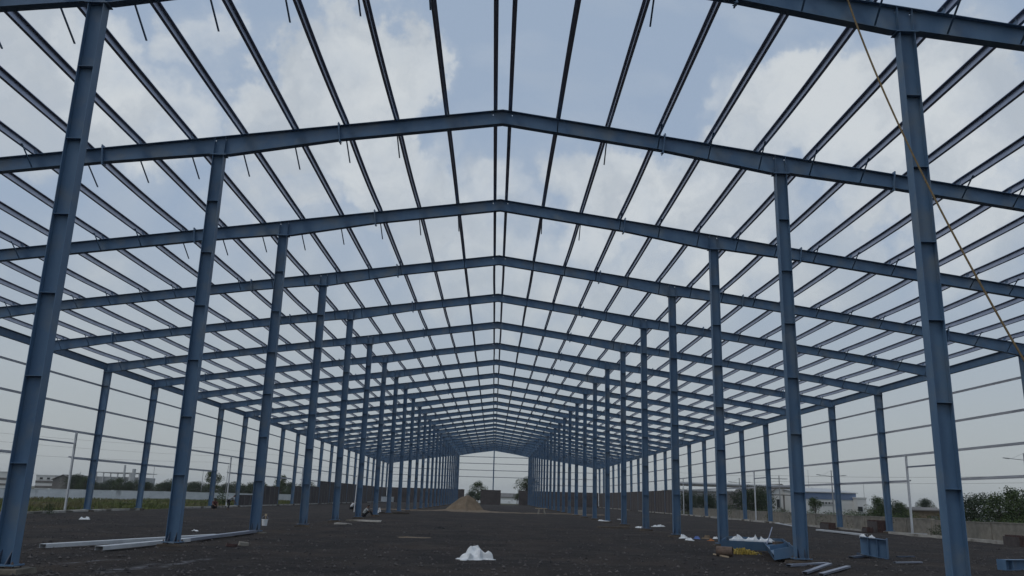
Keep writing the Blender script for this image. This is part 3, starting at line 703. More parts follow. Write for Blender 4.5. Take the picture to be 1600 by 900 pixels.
# bucket
def bucket():
    p = on(413, 821.5); t = thing('bucket', 'white bucket standing alone beside the third left inner column', 'bucket', p)
    m = MB(); ring = lambda r, z: [(r*math.cos(a*math.pi/8), r*math.sin(a*math.pi/8), z) for a in range(16)]
    m.loft([ring(.125, 0), ring(.155, .30), ring(.165, .30), ring(.165, .33), ring(.15, .33), ring(.118, .02)]); link('tub', m.mesh('tub', M['plastic'], False), t)
    m = MB(); m.tube([(.165*math.cos(a), 0, .32+.20*math.sin(a)) for a in [math.pi*k/12 for k in range(13)]], .007, 5); link('handle', m.mesh('handle', M['galv']), t)
    m = MB(); m.tube([(0.02, 0, .03), (0.03, .02, .52)], .016, 6); m.box(-.02, .08, -.01, .03, .50, .60); link('brush', m.mesh('brush', M['wood']), t)
bucket()
q = on(553, 800); m = MB(); m.tube([(0, 0, 0), (.12, .1, 3.6)], .045, 7); tag(link('white_pipe', m.mesh('white_pipe', M['plastic']), None, q), 'thin white pipe standing upright behind the squatting white shirted man', 'pipe')
# broken bricks and blocks near the third left column
def chunk(name, label, cat, p, dims, mt, rot, group=None, seed=1):
    r = random.Random(seed); x, y, z = [k/2 for k in dims]; m = MB(); j = .12
    m.hexa([(a*x*(1+r.uniform(-j, j)), b*y*(1+r.uniform(-j, j)), c*z*(1+r.uniform(-j, j))+z) for a, b, c in ((-1, -1, -1), (1, -1, -1), (1, 1, -1), (-1, 1, -1), (-1, -1, 1), (1, -1, 1), (1, 1, 1), (-1, 1, 1))])
    return tag(link(name, m.mesh(name, M[mt]), None, p, rot), label, cat, group)
chunk('brick', 'brownish broken brick on the soil, left one of two below the third left column', 'brick', on(361, 853), (.32, .18, .10), 'brick', (0, .1, .5), seed=2)
chunk('stone_block', 'pale stone chunk lying right of the broken brick', 'stone', on(380, 852), (.30, .15, .11), 'concrete', (.1, .1, .7), seed=3)
chunk('stone_block', 'pale flat stone at the foot of the fourth left column', 'stone', on(535, 819.5), (.9, .5, .09), 'plinth', (0, .03, -.3), seed=4)
chunk('stone_slab', 'narrow concrete slab lying below the squatting white shirted man', 'slab', on(569, 814.5), (2.4, .5, .10), 'plinth', (0, 0, -.35), seed=5)
chunk('concrete_block', 'pale concrete block beside the eighth right inner column', 'concrete block', on(908, 803.5), (.9, .6, .55), 'concrete', (0, 0, .1), seed=6)
chunk('stone_slab', 'flat sandy slab beyond the seated man left of centre', 'slab', on(616, 803), (3.0, .7, .14), 'pedestal', (0, 0, .3), seed=7)
chunk('stone_slab', 'dusty slab under the mid right inner columns', 'slab', on(958, 825), (2.2, .6, .12), 'pedestal', (0, 0, -.1), seed=8)
# trestle in the distance
def trestle():
    p = on(846, 803); t = thing('trestle', 'pale wooden trestle with a plank on top standing far off right of centre', 'trestle', p, 0.2)
    m = MB(); m.box(-.75, .65, -.14, .14, .62, .69); link('plank', m.mesh('plank', M['wood']), t)
    for x in (-.36, .36):
        for y in (-.2, .2):
            m = MB(); m.bar((x*1.15, y, 0), (x*.8, y*.4, .62), .11, .11); link('leg', m.mesh('leg', M['concrete']), t)
trestle()
# bent haunch piece lying on its side: an open trough between two standing flanges
def haunch():
    a, b, c = on(1146, 861), on(1200, 864), on(1211, 879)
    t = thing('bent_steel_haunch', 'bent blue steel beam piece lying on its side like a trough behind yellow straps', 'steel beam', a)
    O = Vector(a)
    pts = [Vector((p.x-O.x, p.y-O.y, 0.02)) for p in (a, b, c)]
    pts[0] += Vector((-.35, .35, 0))
    def offs(w):
        out = []
        for k, p in enumerate(pts):
            d1 = (pts[k]-pts[k-1]).normalized() if k else (pts[1]-pts[0]).normalized(); d2 = (pts[k+1]-pts[k]).normalized() if k < 2 else d1
            n1 = Vector((-d1.y, d1.x, 0)); n2 = Vector((-d2.y, d2.x, 0)); mm = (n1+n2).normalized(); out.append(p+mm*w/max(.5, mm.dot(n1)))
        return out
    inner, outer = offs(-0.02), offs(0.66)
    H = 0.31; LIFT = Vector((0, 0, 0.13))
    lean = Vector((0, 0, H))
    def wall(line, base):
        m = MB()
        for k in range(2):
            p, q_ = line[k]+base, line[k+1]+base; d = (q_-p).normalized(); n_ = Vector((-d.y, d.x, 0)); hv = (lean-n_*.12)
            w = n_*.016; m.hexa([p, q_, q_+w, p+w, p+hv, q_+hv, q_+w+hv, p+w+hv])
        link('flange', m.mesh('flange', M['steel']), t)
    wall(inner, Vector((0, 0, 0))); wall(outer, LIFT)
    m = MB()
    for k in range(2):
        i0, i1, o0, o1 = inner[k]+lean*.45, inner[k+1]+lean*.45, outer[k]+lean*.45+LIFT, outer[k+1]+lean*.45+LIFT
        u_ = Vector((0, 0, .012)); m.hexa([i0, i1, o1, o0, i0+u_, i1+u_, o1+u_, o0+u_])
    link('web', m.mesh('web', M['steel']), t)
    for (p, q_, hh) in ((inner[0], outer[0], 1.0), (inner[2], outer[2], 1.0), (inner[1].lerp(inner[2], .45), outer[1].lerp(outer[2], .45), .95)):
        q_ = q_+LIFT; w = (q_-p).cross(Vector((0, 0, 1))).normalized()*.018
        m = MB(); m.hexa([p, q_, q_+w, p+w, p+lean*hh, q_+lean*hh, q_+w+lean*hh, p+w+lean*hh]); link('end_plate', m.mesh('end_plate', M['steel']), t)
    for k, f_ in enumerate((.15, .8)):
        p = outer[0].lerp(outer[1], f_); m = MB(); m.box(p.x-.15, p.x+.15, p.y-.12, p.y+.06, -.1, .12); link('packing_block', m.mesh('packing_block', M['rust']), t)
    # rod leaning out of it
    r0 = Vector((b.x+.05, b.y+.25, b.z+.3)); r1 = r0+Vector((.33, .3, .62)); m = MB(); m.tube([r0-r0, r1-r0], .022, 6)
    tag(link('steel_rod', m.mesh('steel_rod', M['galv']), None, r0), 'thin steel rod leaning up out of the bent blue beam piece', 'rod')
    for k, (f_, s_) in enumerate(((.22, .55), (.50, .5), (.78, .6))):
        p = O+inner[0].lerp(inner[1], f_).lerp(outer[0].lerp(outer[1], f_), .62)+Vector((0, 0, H*.45+.20))
        crumpled('sheet_scrap', ['white plastic at the left end inside the bent blue beam', 'white plastic midway inside the bent blue beam', 'white plastic at the bend inside the blue beam'][k], 'litter', p, s_, .24, .20, 'plastic', 40+k, n=14)
    chunk('timber_offcut', 'brown timber offcut lying inside the bent blue beam', 'timber', O+inner[1].lerp(inner[2], .25).lerp(outer[1].lerp(outer[2], .25), .5)+Vector((0, 0, H*.45+.15)), (.38, .16, .10), 'rust', (0, 0, .4), seed=9)
haunch()
def pipe_roll():
    p = on(1133, 868); t = thing('rusty_pipe', 'short wide rusty pipe section open at its right end under the third right column', 'pipe', p, -0.45)
    m = MB(); n = 18; ring = lambda x, r: [(x, r*math.cos(2*math.pi*k/n), r*math.sin(2*math.pi*k/n)+.17) for k in range(n)]
    m.loft([ring(-.28, .165), ring(.26, .165), ring(.26, .145), ring(-.28, .145)], cap=False); m.loft([ring(-.28, .145), ring(-.28, .165)], cap=False)
    link('pipe_shell', m.mesh('pipe_shell', M['rust'], False), t)
    m = MB(); m.loft([ring(-.20, .144), ring(-.18, .144)]); link('bulkhead', m.mesh('bulkhead', M['rust']), t)
    a, b = on(1115, 866), on(1138, 870); m = MB(); m.bar((0, 0, .02), b-a+Vector((0, 0, .02)), .05, .04)
    tag(link('wooden_stick', m.mesh('wooden_stick', M['wood']), None, a), 'pale wooden stick lying in front of the rusty pipe section', 'stick')
    # straps: many loose loops in one tangle
    c = on(1160, 867); m = MB(); r = random.Random(5)
    for k in range(46):
        x, y = r.uniform(-.38, .5), r.uniform(-.2, .2); hgt = .20*max(.15, 1-abs(x-.0)/.75)
        pts = [(x, y, .01)]; dx, dy = r.uniform(-.28, .28), r.uniform(-.2, .2)
        for q_ in (.3, .6, 1.0): pts.append((x+dx*q_+r.uniform(-.04, .04), y+dy*q_, hgt*(1-(2*q_-1)**2)*r.uniform(.6, 1.2)+.015))
        for a_, b_ in zip(pts, pts[1:]): m.bar(a_, b_, .035, .008, up=(r.uniform(-1, 1), r.uniform(-1, 1), .6))
    tag(link('strap_tangle', m.mesh('strap_tangle', M['strap']), None, c), 'tangle of yellow straps spilling from the rusty pipe', 'straps')
pipe_roll()
def stub():
    p = on(1369, 871); t = thing('beam_stub', 'upright tapered blue beam stub with an end plate standing alone on the gravel', 'steel beam', p, -0.55)
    def piece(n, *hx): m = MB(); m.hexa(hx); link(n, m.mesh(n, M['steel']), t)
    L0, L1 = -.50, .38
    m = MB(); m.hexa([(L0, -.006, .16), (L1, -.006, .02), (L1, .006, .02), (L0, .006, .16), (L0, -.006, .74), (L1, -.006, .66), (L1, .006, .66), (L0, .006, .74)]); link('web', m.mesh('web', M['steel']), t)
    m = MB(); m.bar((L0, 0, .745), (L1, 0, .665), .30, .016); link('flange', m.mesh('flange', M['steel']), t)
    m = MB(); m.bar((L0, 0, .15), (L1, 0, .012), .30, .016); link('flange', m.mesh('flange', M['steel']), t)
    m = MB(); m.box(L1+.008, L1+.03, -.20, .20, 0.0, .72); link('end_plate', m.mesh('end_plate', M['steel']), t)
    for x in (-.22, .08):
        k = (x-L0)/(L1-L0); m = MB(); m.box(x-.006, x+.006, -.145, -.0065, .17-.13*k, .735-.08*k); link('web_stiffener', m.mesh('web_stiffener', M['steel']), t)
    m = MB(); m.bar((L0-.1, .1, 0.0), (L0-.1, .1, .17), .14, .12); link('packing_block', m.mesh('packing_block', M['dark_steel']), t)
    for k, (x, y) in enumerate(((-.42, .02), (-.1, .05))):
        q_ = p+Matrix.Rotation(-.55, 3, 'Z')@Vector((x, y, .765-.08*(x+.5)))
        crumpled('litter', ['white scrap on the left end of the upright beam stub', 'white scrap midway along the top of the upright beam stub'][k], 'litter', q_, .22, .2, .10, 'plastic', 60+k, n=10)
stub()
def edge_beam():
    a, b = on(1566, 889), on(1625, 889); d = b-a; t = thing('beam_offcut', 'dark blue beam offcut lying at the right end of the gravel', 'steel beam', a, math.atan2(d.y, d.x))
    L_ = d.length
    for n, dims in (('flange', (0, L_, -.15, .15, .30, .315)), ('flange', (0, L_, -.15, .15, .0, .015)), ('web', (0, L_, -.006, .006, .015, .30)), ('web_stiffener', (.3, .312, -.14, -.007, .016, .299)), ('end_plate', (-.02, -.001, -.16, .16, 0, .32))):
        m = MB(); m.box(*dims); link(n, m.mesh(n, M['steel']), t)
edge_beam()
# stacks of bricks by the low wall: each brick a part
ME_brick = bxmesh('brick', M['brick'], -.112, .112, -.053, .053, 0, .07)
def brick_stack(px, py, nx, ny, nz, label, rot=0.0, ragged=0.3, sc=1.0):
    p = on(px, py); t = thing('brick_stack', label, 'brick stack', p, rot); t.scale = (sc,)*3; r = random.Random(px)
    m = MB(); m.box(-nx*.115+.03, nx*.115-.03, .02, ny*.11-.02, 0, nz*.074-.09); link('core', m.mesh('core', M['brick_dark']), t, kind='stuff')
    for z in range(nz):
        for x in range(nx):
            if z == nz-1 and r.random() < ragged: continue
            [link('brick', ME_brick, t, ((x-nx/2+.5)*.232+r.uniform(-.006, .006), yy+r.uniform(-.012, .012), z*.074), (0, 0, r.uniform(-.05, .05))) for yy in (0, (ny-1)*.11)]
        for y in range(1, ny-1):
            for sx in (-1, 1):
                if z == nz-1 and r.random() < ragged: continue
                link('brick', ME_brick, t, (sx*(nx/2-.25)*.232, y*.11, z*.074), (0, 0, math.pi/2+r.uniform(-.05, .05)) if False else (0, 0, r.uniform(-.05, .05)))
        if z == nz-1:
            for x in range(1, nx-1):
                for y in range(1, ny):
                    if r.random() < .25: link('brick', ME_brick, t, ((x-nx/2+.5)*.232, y*.11, z*.074-.02), (0, 0, r.uniform(-.2, .2)))
brick_stack(1376, 832, 9, 5, 11, 'tallest dark red brick stack against the wall by the sixth right side column', 1.45, sc=1.1)
brick_stack(1360, 832, 5, 4, 5, 'low step of bricks at the left foot of the tall brick stack', 1.45)
brick_stack(1298, 826, 12, 5, 7, 'long low brick stack beside the small orange sand heap', 1.45)
brick_stack(1265, 817, 4, 4, 8, 'narrow brick stack left of the small orange sand heap', 1.45)
brick_stack(1597, 853, 8, 5, 8, 'brick stack at the far right end of the low concrete wall', 1.45)
# ------------------------------------------------------------------ rope from the nearest rafter
def rope():
    A = atY(1322, -8, 17.30); B = at(1850, 960, 0.02); m = MB(); pts = []
    c = atY(1439, 343, 15.6)
    for k in range(41):
        t = k/40
        pts.append((A*(1-t)**2+c*2*t*(1-t)+B*t*t))
    for k in range(len(pts)): pts[k] = pts[k]-A
    m.tube(pts, .021, 6)
    t = thing('rope', 'yellow brown rope slanting from the nearest rafter across the tall right column', 'rope', A)
    link('strand', m.mesh('strand', M['rope'], True), t)
    m = MB(); 
    for j in range(3): m.tube([(0.16*math.cos(a)*1.0-0.1+j*.05, .03*0+0.30*math.sin(a), .05+0.02*math.cos(2*a)) for a in [2*math.pi*k/16 for k in range(17)]], .02, 5)
    link('knot', m.mesh('knot', M['rope'], True), t)
rope()
# ------------------------------------------------------------------ people
def skin_obj(name, joints, edges, mt, parent, levels=1):
    me = bpy.data.meshes.new(name); me.from_pydata([j[:3] for j in joints], edges, []); me.materials.append(mt)
    o = link(name, me, parent)
    sk = o.modifiers.new('skin', 'SKIN'); sk.use_smooth_shade = True
    if not me.skin_vertices: me.skin_vertices.new()
    for k, j in enumerate(joints):
        r = j[3]; me.skin_vertices[0].data[k].radius = (r, r) if not isinstance(r, tuple) else r
        me.skin_vertices[0].data[k].use_root = (k == 0)
    ss = o.modifiers.new('sub', 'SUBSURF'); ss.levels = levels; ss.render_levels = levels
    return o
def person(label, loc, rotz, pose, shirt, trousers):
    """pose: dict of joint positions in metres (x right, y towards the facing side, z up)"""
    t = thing('person', label, 'person', loc, rotz, None)
    P = {k: Vector(v) for k, v in pose.items()}
    J = []; E = []; idx = {}
    def j(n, p, r, par=None):
        J.append((p.x, p.y, p.z, r)); idx[n] = len(J)-1
        if par is not None: E.append((idx[par], idx[n]))
    hip, chest, neck, head = P['hip'], P['chest'], P['neck'], P['head']
    j('hip', hip, .13); j('chest', chest, .145, 'hip'); j('neck', neck, .055, 'chest'); up = (head-neck).normalized(); fw = P.get('face', Vector((0, 1, 0)))
    j('jaw', neck.lerp(head, .55)+fw*.015, .072, 'neck'); j('head', head, .092, 'jaw'); j('crown', head+up*.07, .06, 'head')
    for s in ('l', 'r'):
        j(s+'sh', P[s+'sh'], .058, 'chest'); j(s+'el', P[s+'el'], .042, s+'sh'); j(s+'wr', P[s+'wr'], .028, s+'el')
        d = (P[s+'wr']-P[s+'el']).normalized(); j(s+'palm', P[s+'wr']+d*.07, (.034, .018), s+'wr'); side = d.cross(Vector((0, 0, 1)))
        side = side.normalized() if side.length > .1 else Vector((1, 0, 0))
        for k in range(4):
            b = P[s+'wr']+d*.10+side*(k-1.5)*.02; j(f'{s}f{k}a', b, .009, s+'palm'); j(f'{s}f{k}b', b+d*(.045-.006*abs(k-1.4))+Vector((0, 0, -.012)), .008, f'{s}f{k}a'); j(f'{s}f{k}c', b+d*(.07-.008*abs(k-1.4))+Vector((0, 0, -.035)), .007, f'{s}f{k}b')
        j(s+'t1', P[s+'wr']+d*.04+side*.045, .011, s+'palm'); j(s+'t2', P[s+'wr']+d*.075+side*.055, .009, s+'t1')
        j(s+'hp', P[s+'hp'], .085, 'hip'); j(s+'kn', P[s+'kn'], .058, s+'hp'); j(s+'an', P[s+'an'], .038, s+'kn'); j(s+'toe', P[s+'toe'], .034, s+'an')
    skin_obj('body', J, E, M['skin'], t, 2)
    sh = []; se = []
    def a(p, r, par=None): sh.append((p.x, p.y, p.z, r)); (se.append((par, len(sh)-1)) if par is not None else None); return len(sh)-1
    h0 = a(hip.lerp(chest, -.05), .150); c0 = a(chest, .168, h0); n0 = a(chest.lerp(neck, .7), .085, c0)
    for s in ('l', 'r'): u = a(P[s+'sh'], .075, c0); a(P[s+'sh'].lerp(P[s+'el'], .75), .060, u)
    skin_obj('shirt', sh, se, shirt, t, 2)
    sh = []; se = []
    h0 = a(hip, .150)
    for s in ('l', 'r'): u = a(P[s+'hp'], .100, h0); k = a(P[s+'kn'], .076, u); a(P[s+'kn'].lerp(P[s+'an'], .85), .060, k)
    skin_obj('trousers', sh, se, trousers, t, 2)
    m = MB(); n = 10; rings = []
    for q in range(5):
        ph = q/4*math.pi/2; rr = math.cos(ph)*.107; rings.append([head+up*(.012+math.sin(ph)*.118)-fw*.018+Vector((rr*math.cos(2*math.pi*k/n), rr*1.1*math.sin(2*math.pi*k/n), 0)) for k in range(n)])
    m.loft(rings); link('hair', m.mesh('hair', M['hair'], True), t)
    for s in (-1, 1):
        sd = fw.cross(up)*s; m = MB(); c = head+sd*.095-fw*.01; m.tube([c-up*.03, c, c+up*.03], [.008, .018, .010], 5); link('ear', m.mesh('ear', M['skin']), t)
        m = MB(); c = head+sd*.034+fw*.088; m.tube([c-sd*.012, c+sd*.012], .008, 5); link('eye', m.mesh('eye', M['hair']), t)
    m = MB(); c = head+fw*.092-up*.03; m.tube([c+up*.035, c+fw*.016], [.008, .015], 5); link('nose', m.mesh('nose', M['skin']), t)
    m = MB(); c = head+fw*.080-up*.062; sd = fw.cross(up); m.tube([c-sd*.022, c+sd*.022], .006, 4); link('mouth', m.mesh('mouth', M['cloth_maroon']), t)
    return t
SQUAT = dict(hip=(0, -.18, .30), chest=(0, .02, .66), neck=(0, .10, .80), head=(0, .17, .94), face=(0, .97, -.2),
             lsh=(-.18, .05, .72), rsh=(.18, .05, .72), lel=(-.22, .26, .50), rel=(.22, .26, .50), lwr=(-.12, .46, .42), rwr=(.12, .46, .42),
             lhp=(-.10, -.17, .28), rhp=(.10, -.17, .28), lkn=(-.17, .27, .48), rkn=(.17, .27, .48), lan=(-.14, .02, .08), ran=(.14, .02, .08), ltoe=(-.15, .18, .035), rtoe=(.15, .18, .035))
SIT = dict(hip=(0, -.15, .14), chest=(0, .0, .50), neck=(0, .10, .66), head=(0, .18, .80), face=(0, .95, -.3),
           lsh=(-.18, .02, .57), rsh=(.18, .02, .57), lel=(-.24, .22, .40), rel=(.24, .22, .40), lwr=(-.08, .42, .40), rwr=(.08, .42, .40),
           lhp=(-.10, -.13, .14), rhp=(.10, -.13, .14), lkn=(-.15, .32, .46), rkn=(.15, .32, .46), lan=(-.12, .55, .08), ran=(.12, .55, .08), ltoe=(-.12, .72, .04), rtoe=(.12, .72, .04))
BEND = dict(hip=(0, -.10, .84), chest=(0, .22, 1.10), neck=(0, .36, 1.19), head=(0, .47, 1.27), face=(0, .8, -.6),
            lsh=(-.18, .26, 1.12), rsh=(.18, .26, 1.12), lel=(-.22, .36, .86), rel=(.22, .36, .86), lwr=(-.14, .52, .68), rwr=(.14, .52, .68),
            lhp=(-.10, -.08, .82), rhp=(.10, -.08, .82), lkn=(-.13, .08, .46), rkn=(.13, -.02, .46), lan=(-.13, -.08, .08), ran=(.13, -.16, .08), ltoe=(-.13, .10, .035), rtoe=(.13, .02, .035))
p = on(550.5, 797.5); person('man in a loose white shirt and dark trousers squatting left of the sixth inner column', p, -1.1, SQUAT, M['cloth_white'], M['cloth_dark']); 
p = on(571, 808.5); person('man in a greyish white shirt sitting on the ground with knees drawn up', p, -1.35, SIT, M['cloth_grey'], M['cloth_dark'])
p = on(334, 797); person('small figure in a maroon top squatting in front of the left side column', p, -2.5, SQUAT, M['cloth_maroon'], M['cloth_dark'])
p = on(357, 796.5); person('figure in dark clothes with a white front bending beside the left door post', p, -0.9, BEND, M['cloth_grey'], M['cloth_dark'])
# ------------------------------------------------------------------ boundary walls
def long_wall(name, label, cat, pts, h, t, mt, plen, pier=True, piece='wall_panel', z0=-0.6):
    o = thing(name, label, cat, (pts[0][0], pts[0][1], 0)); O = Vector((pts[0][0], pts[0][1], 0)); r = random.Random(3)
    for a, b in zip(pts, pts[1:]):
        a = Vector((a[0], a[1], 0))-O; b = Vector((b[0], b[1], 0))-O; d = b-a; n = max(1, round(d.length/plen)); ang = math.atan2(d.y, d.x); L_ = d.length/n
        m = MB(); m.box(.13, L_-.13, -t/2, t/2, z0, h-.06); me = m.mesh(piece, M[mt]); m = MB(); m.box(-.15, .15, -t/2-.04, t/2+.04, z0, h+.02); mp_ = m.mesh('pier', M[mt]); m = MB(); m.box(.155, L_-.155, -t/2-.03, t/2+.03, h-.06, h); mc = m.mesh('coping', M[mt])
        for k in range(n):
            p = a+d*(k/n); dz = r.uniform(-.03, .03)
            q = link(piece, me, o, (p.x, p.y, dz), (0, 0, ang))
            if pier: link('pier', mp_, o, (p.x, p.y, dz), (0, 0, ang))
            link('coping', mc, o, (p.x, p.y, dz), (0, 0, ang))
    return o
long_wall('boundary_wall', 'long stained whitewashed boundary wall beyond the grass on the left', 'wall', [(-104, -40), (-60, 100), (-30, 215), (-12, 296), (70, 296)], 1.32, .22, 'white_wall', 6.0)
long_wall('low_wall', 'low grey concrete wall running just outside the right row of side columns', 'wall', [(30.9, 24), (30.9, 132)], 1.08, .20, 'concrete', 3.6, piece='concrete_panel')
# ------------------------------------------------------------------ vegetation
def leaves(m, centre, rad, n, size, r, flat=0.8):
    for _ in range(n):
        while True:
            v = Vector((r.uniform(-1, 1), r.uniform(-1, 1), r.uniform(-1, 1)))
            if .15 < v.length < 1: break
        c = Vector(centre)+Vector((v.x*rad, v.y*rad, v.z*rad*flat)); a = Vector((r.uniform(-1, 1), r.uniform(-1, 1), r.uniform(-.7, .7))).normalized(); b = a.cross(Vector((r.uniform(-1, 1), r.uniform(-1, 1), r.uniform(-1, 1)))).normalized()
        s = size*r.uniform(.6, 1.3); m.add([c-a*s*.6, c+b*s*.35, c+a*s*.6, c-b*s*.35], [(0, 1, 2, 3)])
def tree_meshes(seed, h, w, nclump, per, leaf, mt, open_=0.0, low=0.35):
    r = random.Random(seed); tr = MB(); cr = MB(); H = h
    tr.tube([(0, 0, -.3), (.03*h*.1, 0, h*.2), (r.uniform(-.05, .05)*h, r.uniform(-.03, .03)*h, h*.45), (r.uniform(-.06, .06)*h, 0, h*.8)], [h*.035, h*.028, h*.02, h*.006], 7)
    for k in range(nclump):
        a = r.uniform(0, 2*math.pi); q = r.random(); z = h*(low+(.96-low)*q); rr = w/2*math.sqrt(r.random())*(1.0-0.75*max(0, q-.45)/.55)*(0.55+.6*q if q < .45 else 1)
        c = Vector((rr*math.cos(a), rr*math.sin(a), z)); cs = w*r.uniform(.13, .24)*(1-open_*.4)
        leaves(cr, c, cs, per, leaf, r)
        if k % 3 == 0: tr.tube([(0, 0, h*(.18+.3*q)), (c.x*.6, c.y*.6, c.z-.08*h), (c.x, c.y, c.z)], [h*.013, h*.008, h*.004], 5)
    return tr.mesh('trunk', M['bark']), cr.mesh('crown', M[mt])
TREES = {'round': tree_meshes(1, 1.0, 1.15, 50, 105, .036, 'leaf_dark'), 'loose': tree_meshes(2, 1.0, .80, 30, 80, .034, 'leaf', .5, .45), 'dense': tree_meshes(3, 1.0, 1.35, 60, 110, .036, 'leaf_dark', 0, .22), 'pale': tree_meshes(4, 1.0, 1.0, 44, 100, .036, 'leaf', .2, .28)}
def tree(kind, p, h, label, group, w=1.0, name='tree', cat='tree'):
    t = thing(name, label, cat, p, random.uniform(0, 6.28), group); tm, cm = TREES[kind]
    a = link('trunk', tm, t); c = link('crown', cm, t)
    for o in (a, c): o.scale = (h*w, h*w, h)
    return t
G1 = 'trees in a row behind the white wall'
ORD = 'first second third fourth fifth sixth seventh eighth ninth tenth eleventh twelfth thirteenth fourteenth fifteenth sixteenth seventeenth eighteenth nineteenth twentieth'.split()
ORD += ['twenty-'+q for q in ORD[:9]]+['thirtieth']+['thirty-'+q for q in ORD[:9]]+['fortieth']+['forty-'+q for q in ORD[:9]]
r = random.Random(11)
x = 88
k = 0
while x < 560:
    Y = r.uniform(225, 275); p = atY(x, 770, Y); h = r.uniform(3.4, 4.7)+(1.3 if r.random() < .18 else 0)
    kd = ['round', 'dense', 'round', 'pale'][k % 4]
    lb = {'round': 'dark round tree in the row behind the white wall', 'dense': 'dark wide bushy tree in the row behind the white wall', 'pale': 'lighter green tree in the row behind the white wall'}[kd]
    tree(kd, (p.x, p.y, -.6), h, lb.replace(' in the row', ', '+ORD[k]+' from the left in the row'), G1, w=r.uniform(1.0, 1.5)); x += r.uniform(9, 17); k += 1
p = atY(332, 770, 215); tree('loose', (p.x, p.y, -.5), 7.2, 'tall loose crowned tree standing above the left tree row', None, .9)
p = atY(437, 770, 205); tree('loose', (p.x, p.y, -.5), 6.4, 'feathery upright tree above the row just right of the loose crowned one', None, .7)
p = atY(747, 779, 268); tree('pale', (p.x, p.y, -.3), 6.6, 'round crowned tree seen through the far opening beside the centre post', None, 1.0)
p = atY(737, 779, 262); tree('round', (p.x, p.y, -.3), 3.6, 'low dark tree to the left in the far opening', None, 1.1)
p = atY(822, 779, 262); tree('loose', (p.x, p.y, -.3), 8.8, 'tall tree showing over the right edge of the far opening', None, 1.1)
p = atY(808, 779, 275); tree('loose', (p.x, p.y, -.3), 3.8, 'small thin tree left of the tall one in the far opening', None, 1.0)
G2 = 'trees beyond the right wall'
for (px, Y, h, kd, w, lb) in ((1172, 120, 4.4, 'dense', .95, 'broad dark tree between the right shed and the yard'), (1190, 128, 4.6, 'dense', .8, 'dark tree just left of the tall pole on the right'), (1075, 150, 4.2, 'dense', 1.0, 'dark tree seen between the inner right columns'),
                         (1105, 140, 3.8, 'dense', 1.0, 'dark tree left of the yard building'), (1275, 118, 3.3, 'loose', .9, 'small open crowned tree before the blue roofed building'), (1372, 92, 3.0, 'pale', .9, 'bushy green tree right of the white building'),
                         (1386, 96, 3.0, 'dense', .9, 'dark bush like tree beside the sixth right side column'), (1407, 100, 2.6, 'pale', 1.0, 'low light green tree left of the door post'),
                         (1520, 84, 3.5, 'dense', 1.0, 'dark wide tree just right of the tall right column'), (1538, 92, 3.7, 'dense', .8, 'dark tree in the middle of the right hand clump'), (1562, 76, 3.3, 'pale', 1.1, 'green tree with a pale top at the right end'), (1585, 72, 3.7, 'pale', .9, 'tall light green tree nearest the right end'), (1612, 74, 3.8, 'dense', .9, 'dark tree cut by the right end of the view'),
                         (1448, 150, 3.6, 'round', .9, 'far round tree above the low yellow building')):
    p = atY(px, 800, Y); tree(kd, (p.x, p.y, -.2), h, lb, None, w)
BUSH = [tree_meshes(21+k, 1.0, 1.9, 22, 34, .085, mt, 0, .12)[1] for k, mt in enumerate(('leaf', 'leaf_pale', 'leaf_dark'))]
um = MB()
for Y in np.arange(44, 134, 1.5):
    for X0 in (33.0, 36.5, 41, 47):
        if r.random() < .10: continue
        h = r.uniform(.7, 1.75); um.cur = r.choice((0, 0, 1, 2)); x0_, y0_ = X0+r.uniform(-1.5, 1.5), Y+r.uniform(-.8, .8)
        for _ in range(9): leaves(um, (x0_+r.uniform(-.8, .8)*h, y0_+r.uniform(-.8, .8)*h, r.uniform(.1, .75)*h-.1), .38*h, 26, .11, r)
link('undergrowth', um.mesh('undergrowth', [M['leaf'], M['leaf_pale'], M['leaf_dark']]), None, kind='stuff')
for (px, py, h, k, lb) in ((1530, 838, 1.05, 0, 'green shrub growing inside at the foot of the right wall'), (1470, 840, .75, 2, 'weedy dark shrub beside the nearest tall right column'), (1205, 815, .9, 0, 'weed clump at the foot of the ninth right side column'), (345, 791, 1.3, 0, 'young bush between the left door posts and the squatting figure'), (75, 803, .55, 0, 'low weeds at the left door threshold'), (1128, 800, 2.6, 1, 'big dusty pale bush among the right side columns'), (1140, 806, 1.6, 2, 'dark bush in front of the big dusty one')):
    p = on(px, py); o = link('shrub', BUSH[k], None, p, (0, 0, px)); o.scale = (h, h, h); tag(o, lb, 'shrub')
def grass():
    r2 = np.random.default_rng(5); n = 42000
    Y = 46+r2.random(n)**1.3*150; xw = -60+(Y-100)*30/115; X = -29.6-(r2.random(n)**1.2)*(-29.6-xw-.5)
    keep = (vnoise(X*.12, Y*.12, 31)+.5*vnoise(X*.5, Y*.5, 32)) > .42; X, Y = X[keep], Y[keep]; n = len(X); Z = ground_z(X, Y)
    hh = (.10+.30*vnoise(X*.2, Y*.2, 33)**2+.1*r2.random(n)); a = r2.random(n)*np.pi*2; w = .05+.06*r2.random(n); lean = r2.normal(0, .12, (n, 2))
    v = np.empty((n, 3, 3)); v[:, 0] = np.stack([X-np.cos(a)*w, Y-np.sin(a)*w, Z-.02], 1); v[:, 1] = np.stack([X+np.cos(a)*w, Y+np.sin(a)*w, Z-.02], 1); v[:, 2] = np.stack([X+lean[:, 0], Y+lean[:, 1], Z+hh], 1)
    me = bpy.data.meshes.new('grass'); me.from_pydata(v.reshape(-1, 3).tolist(), [], np.arange(n*3).reshape(n, 3).tolist()); me.materials.append(M['grass']); link('grass', me, kind='stuff')
grass()
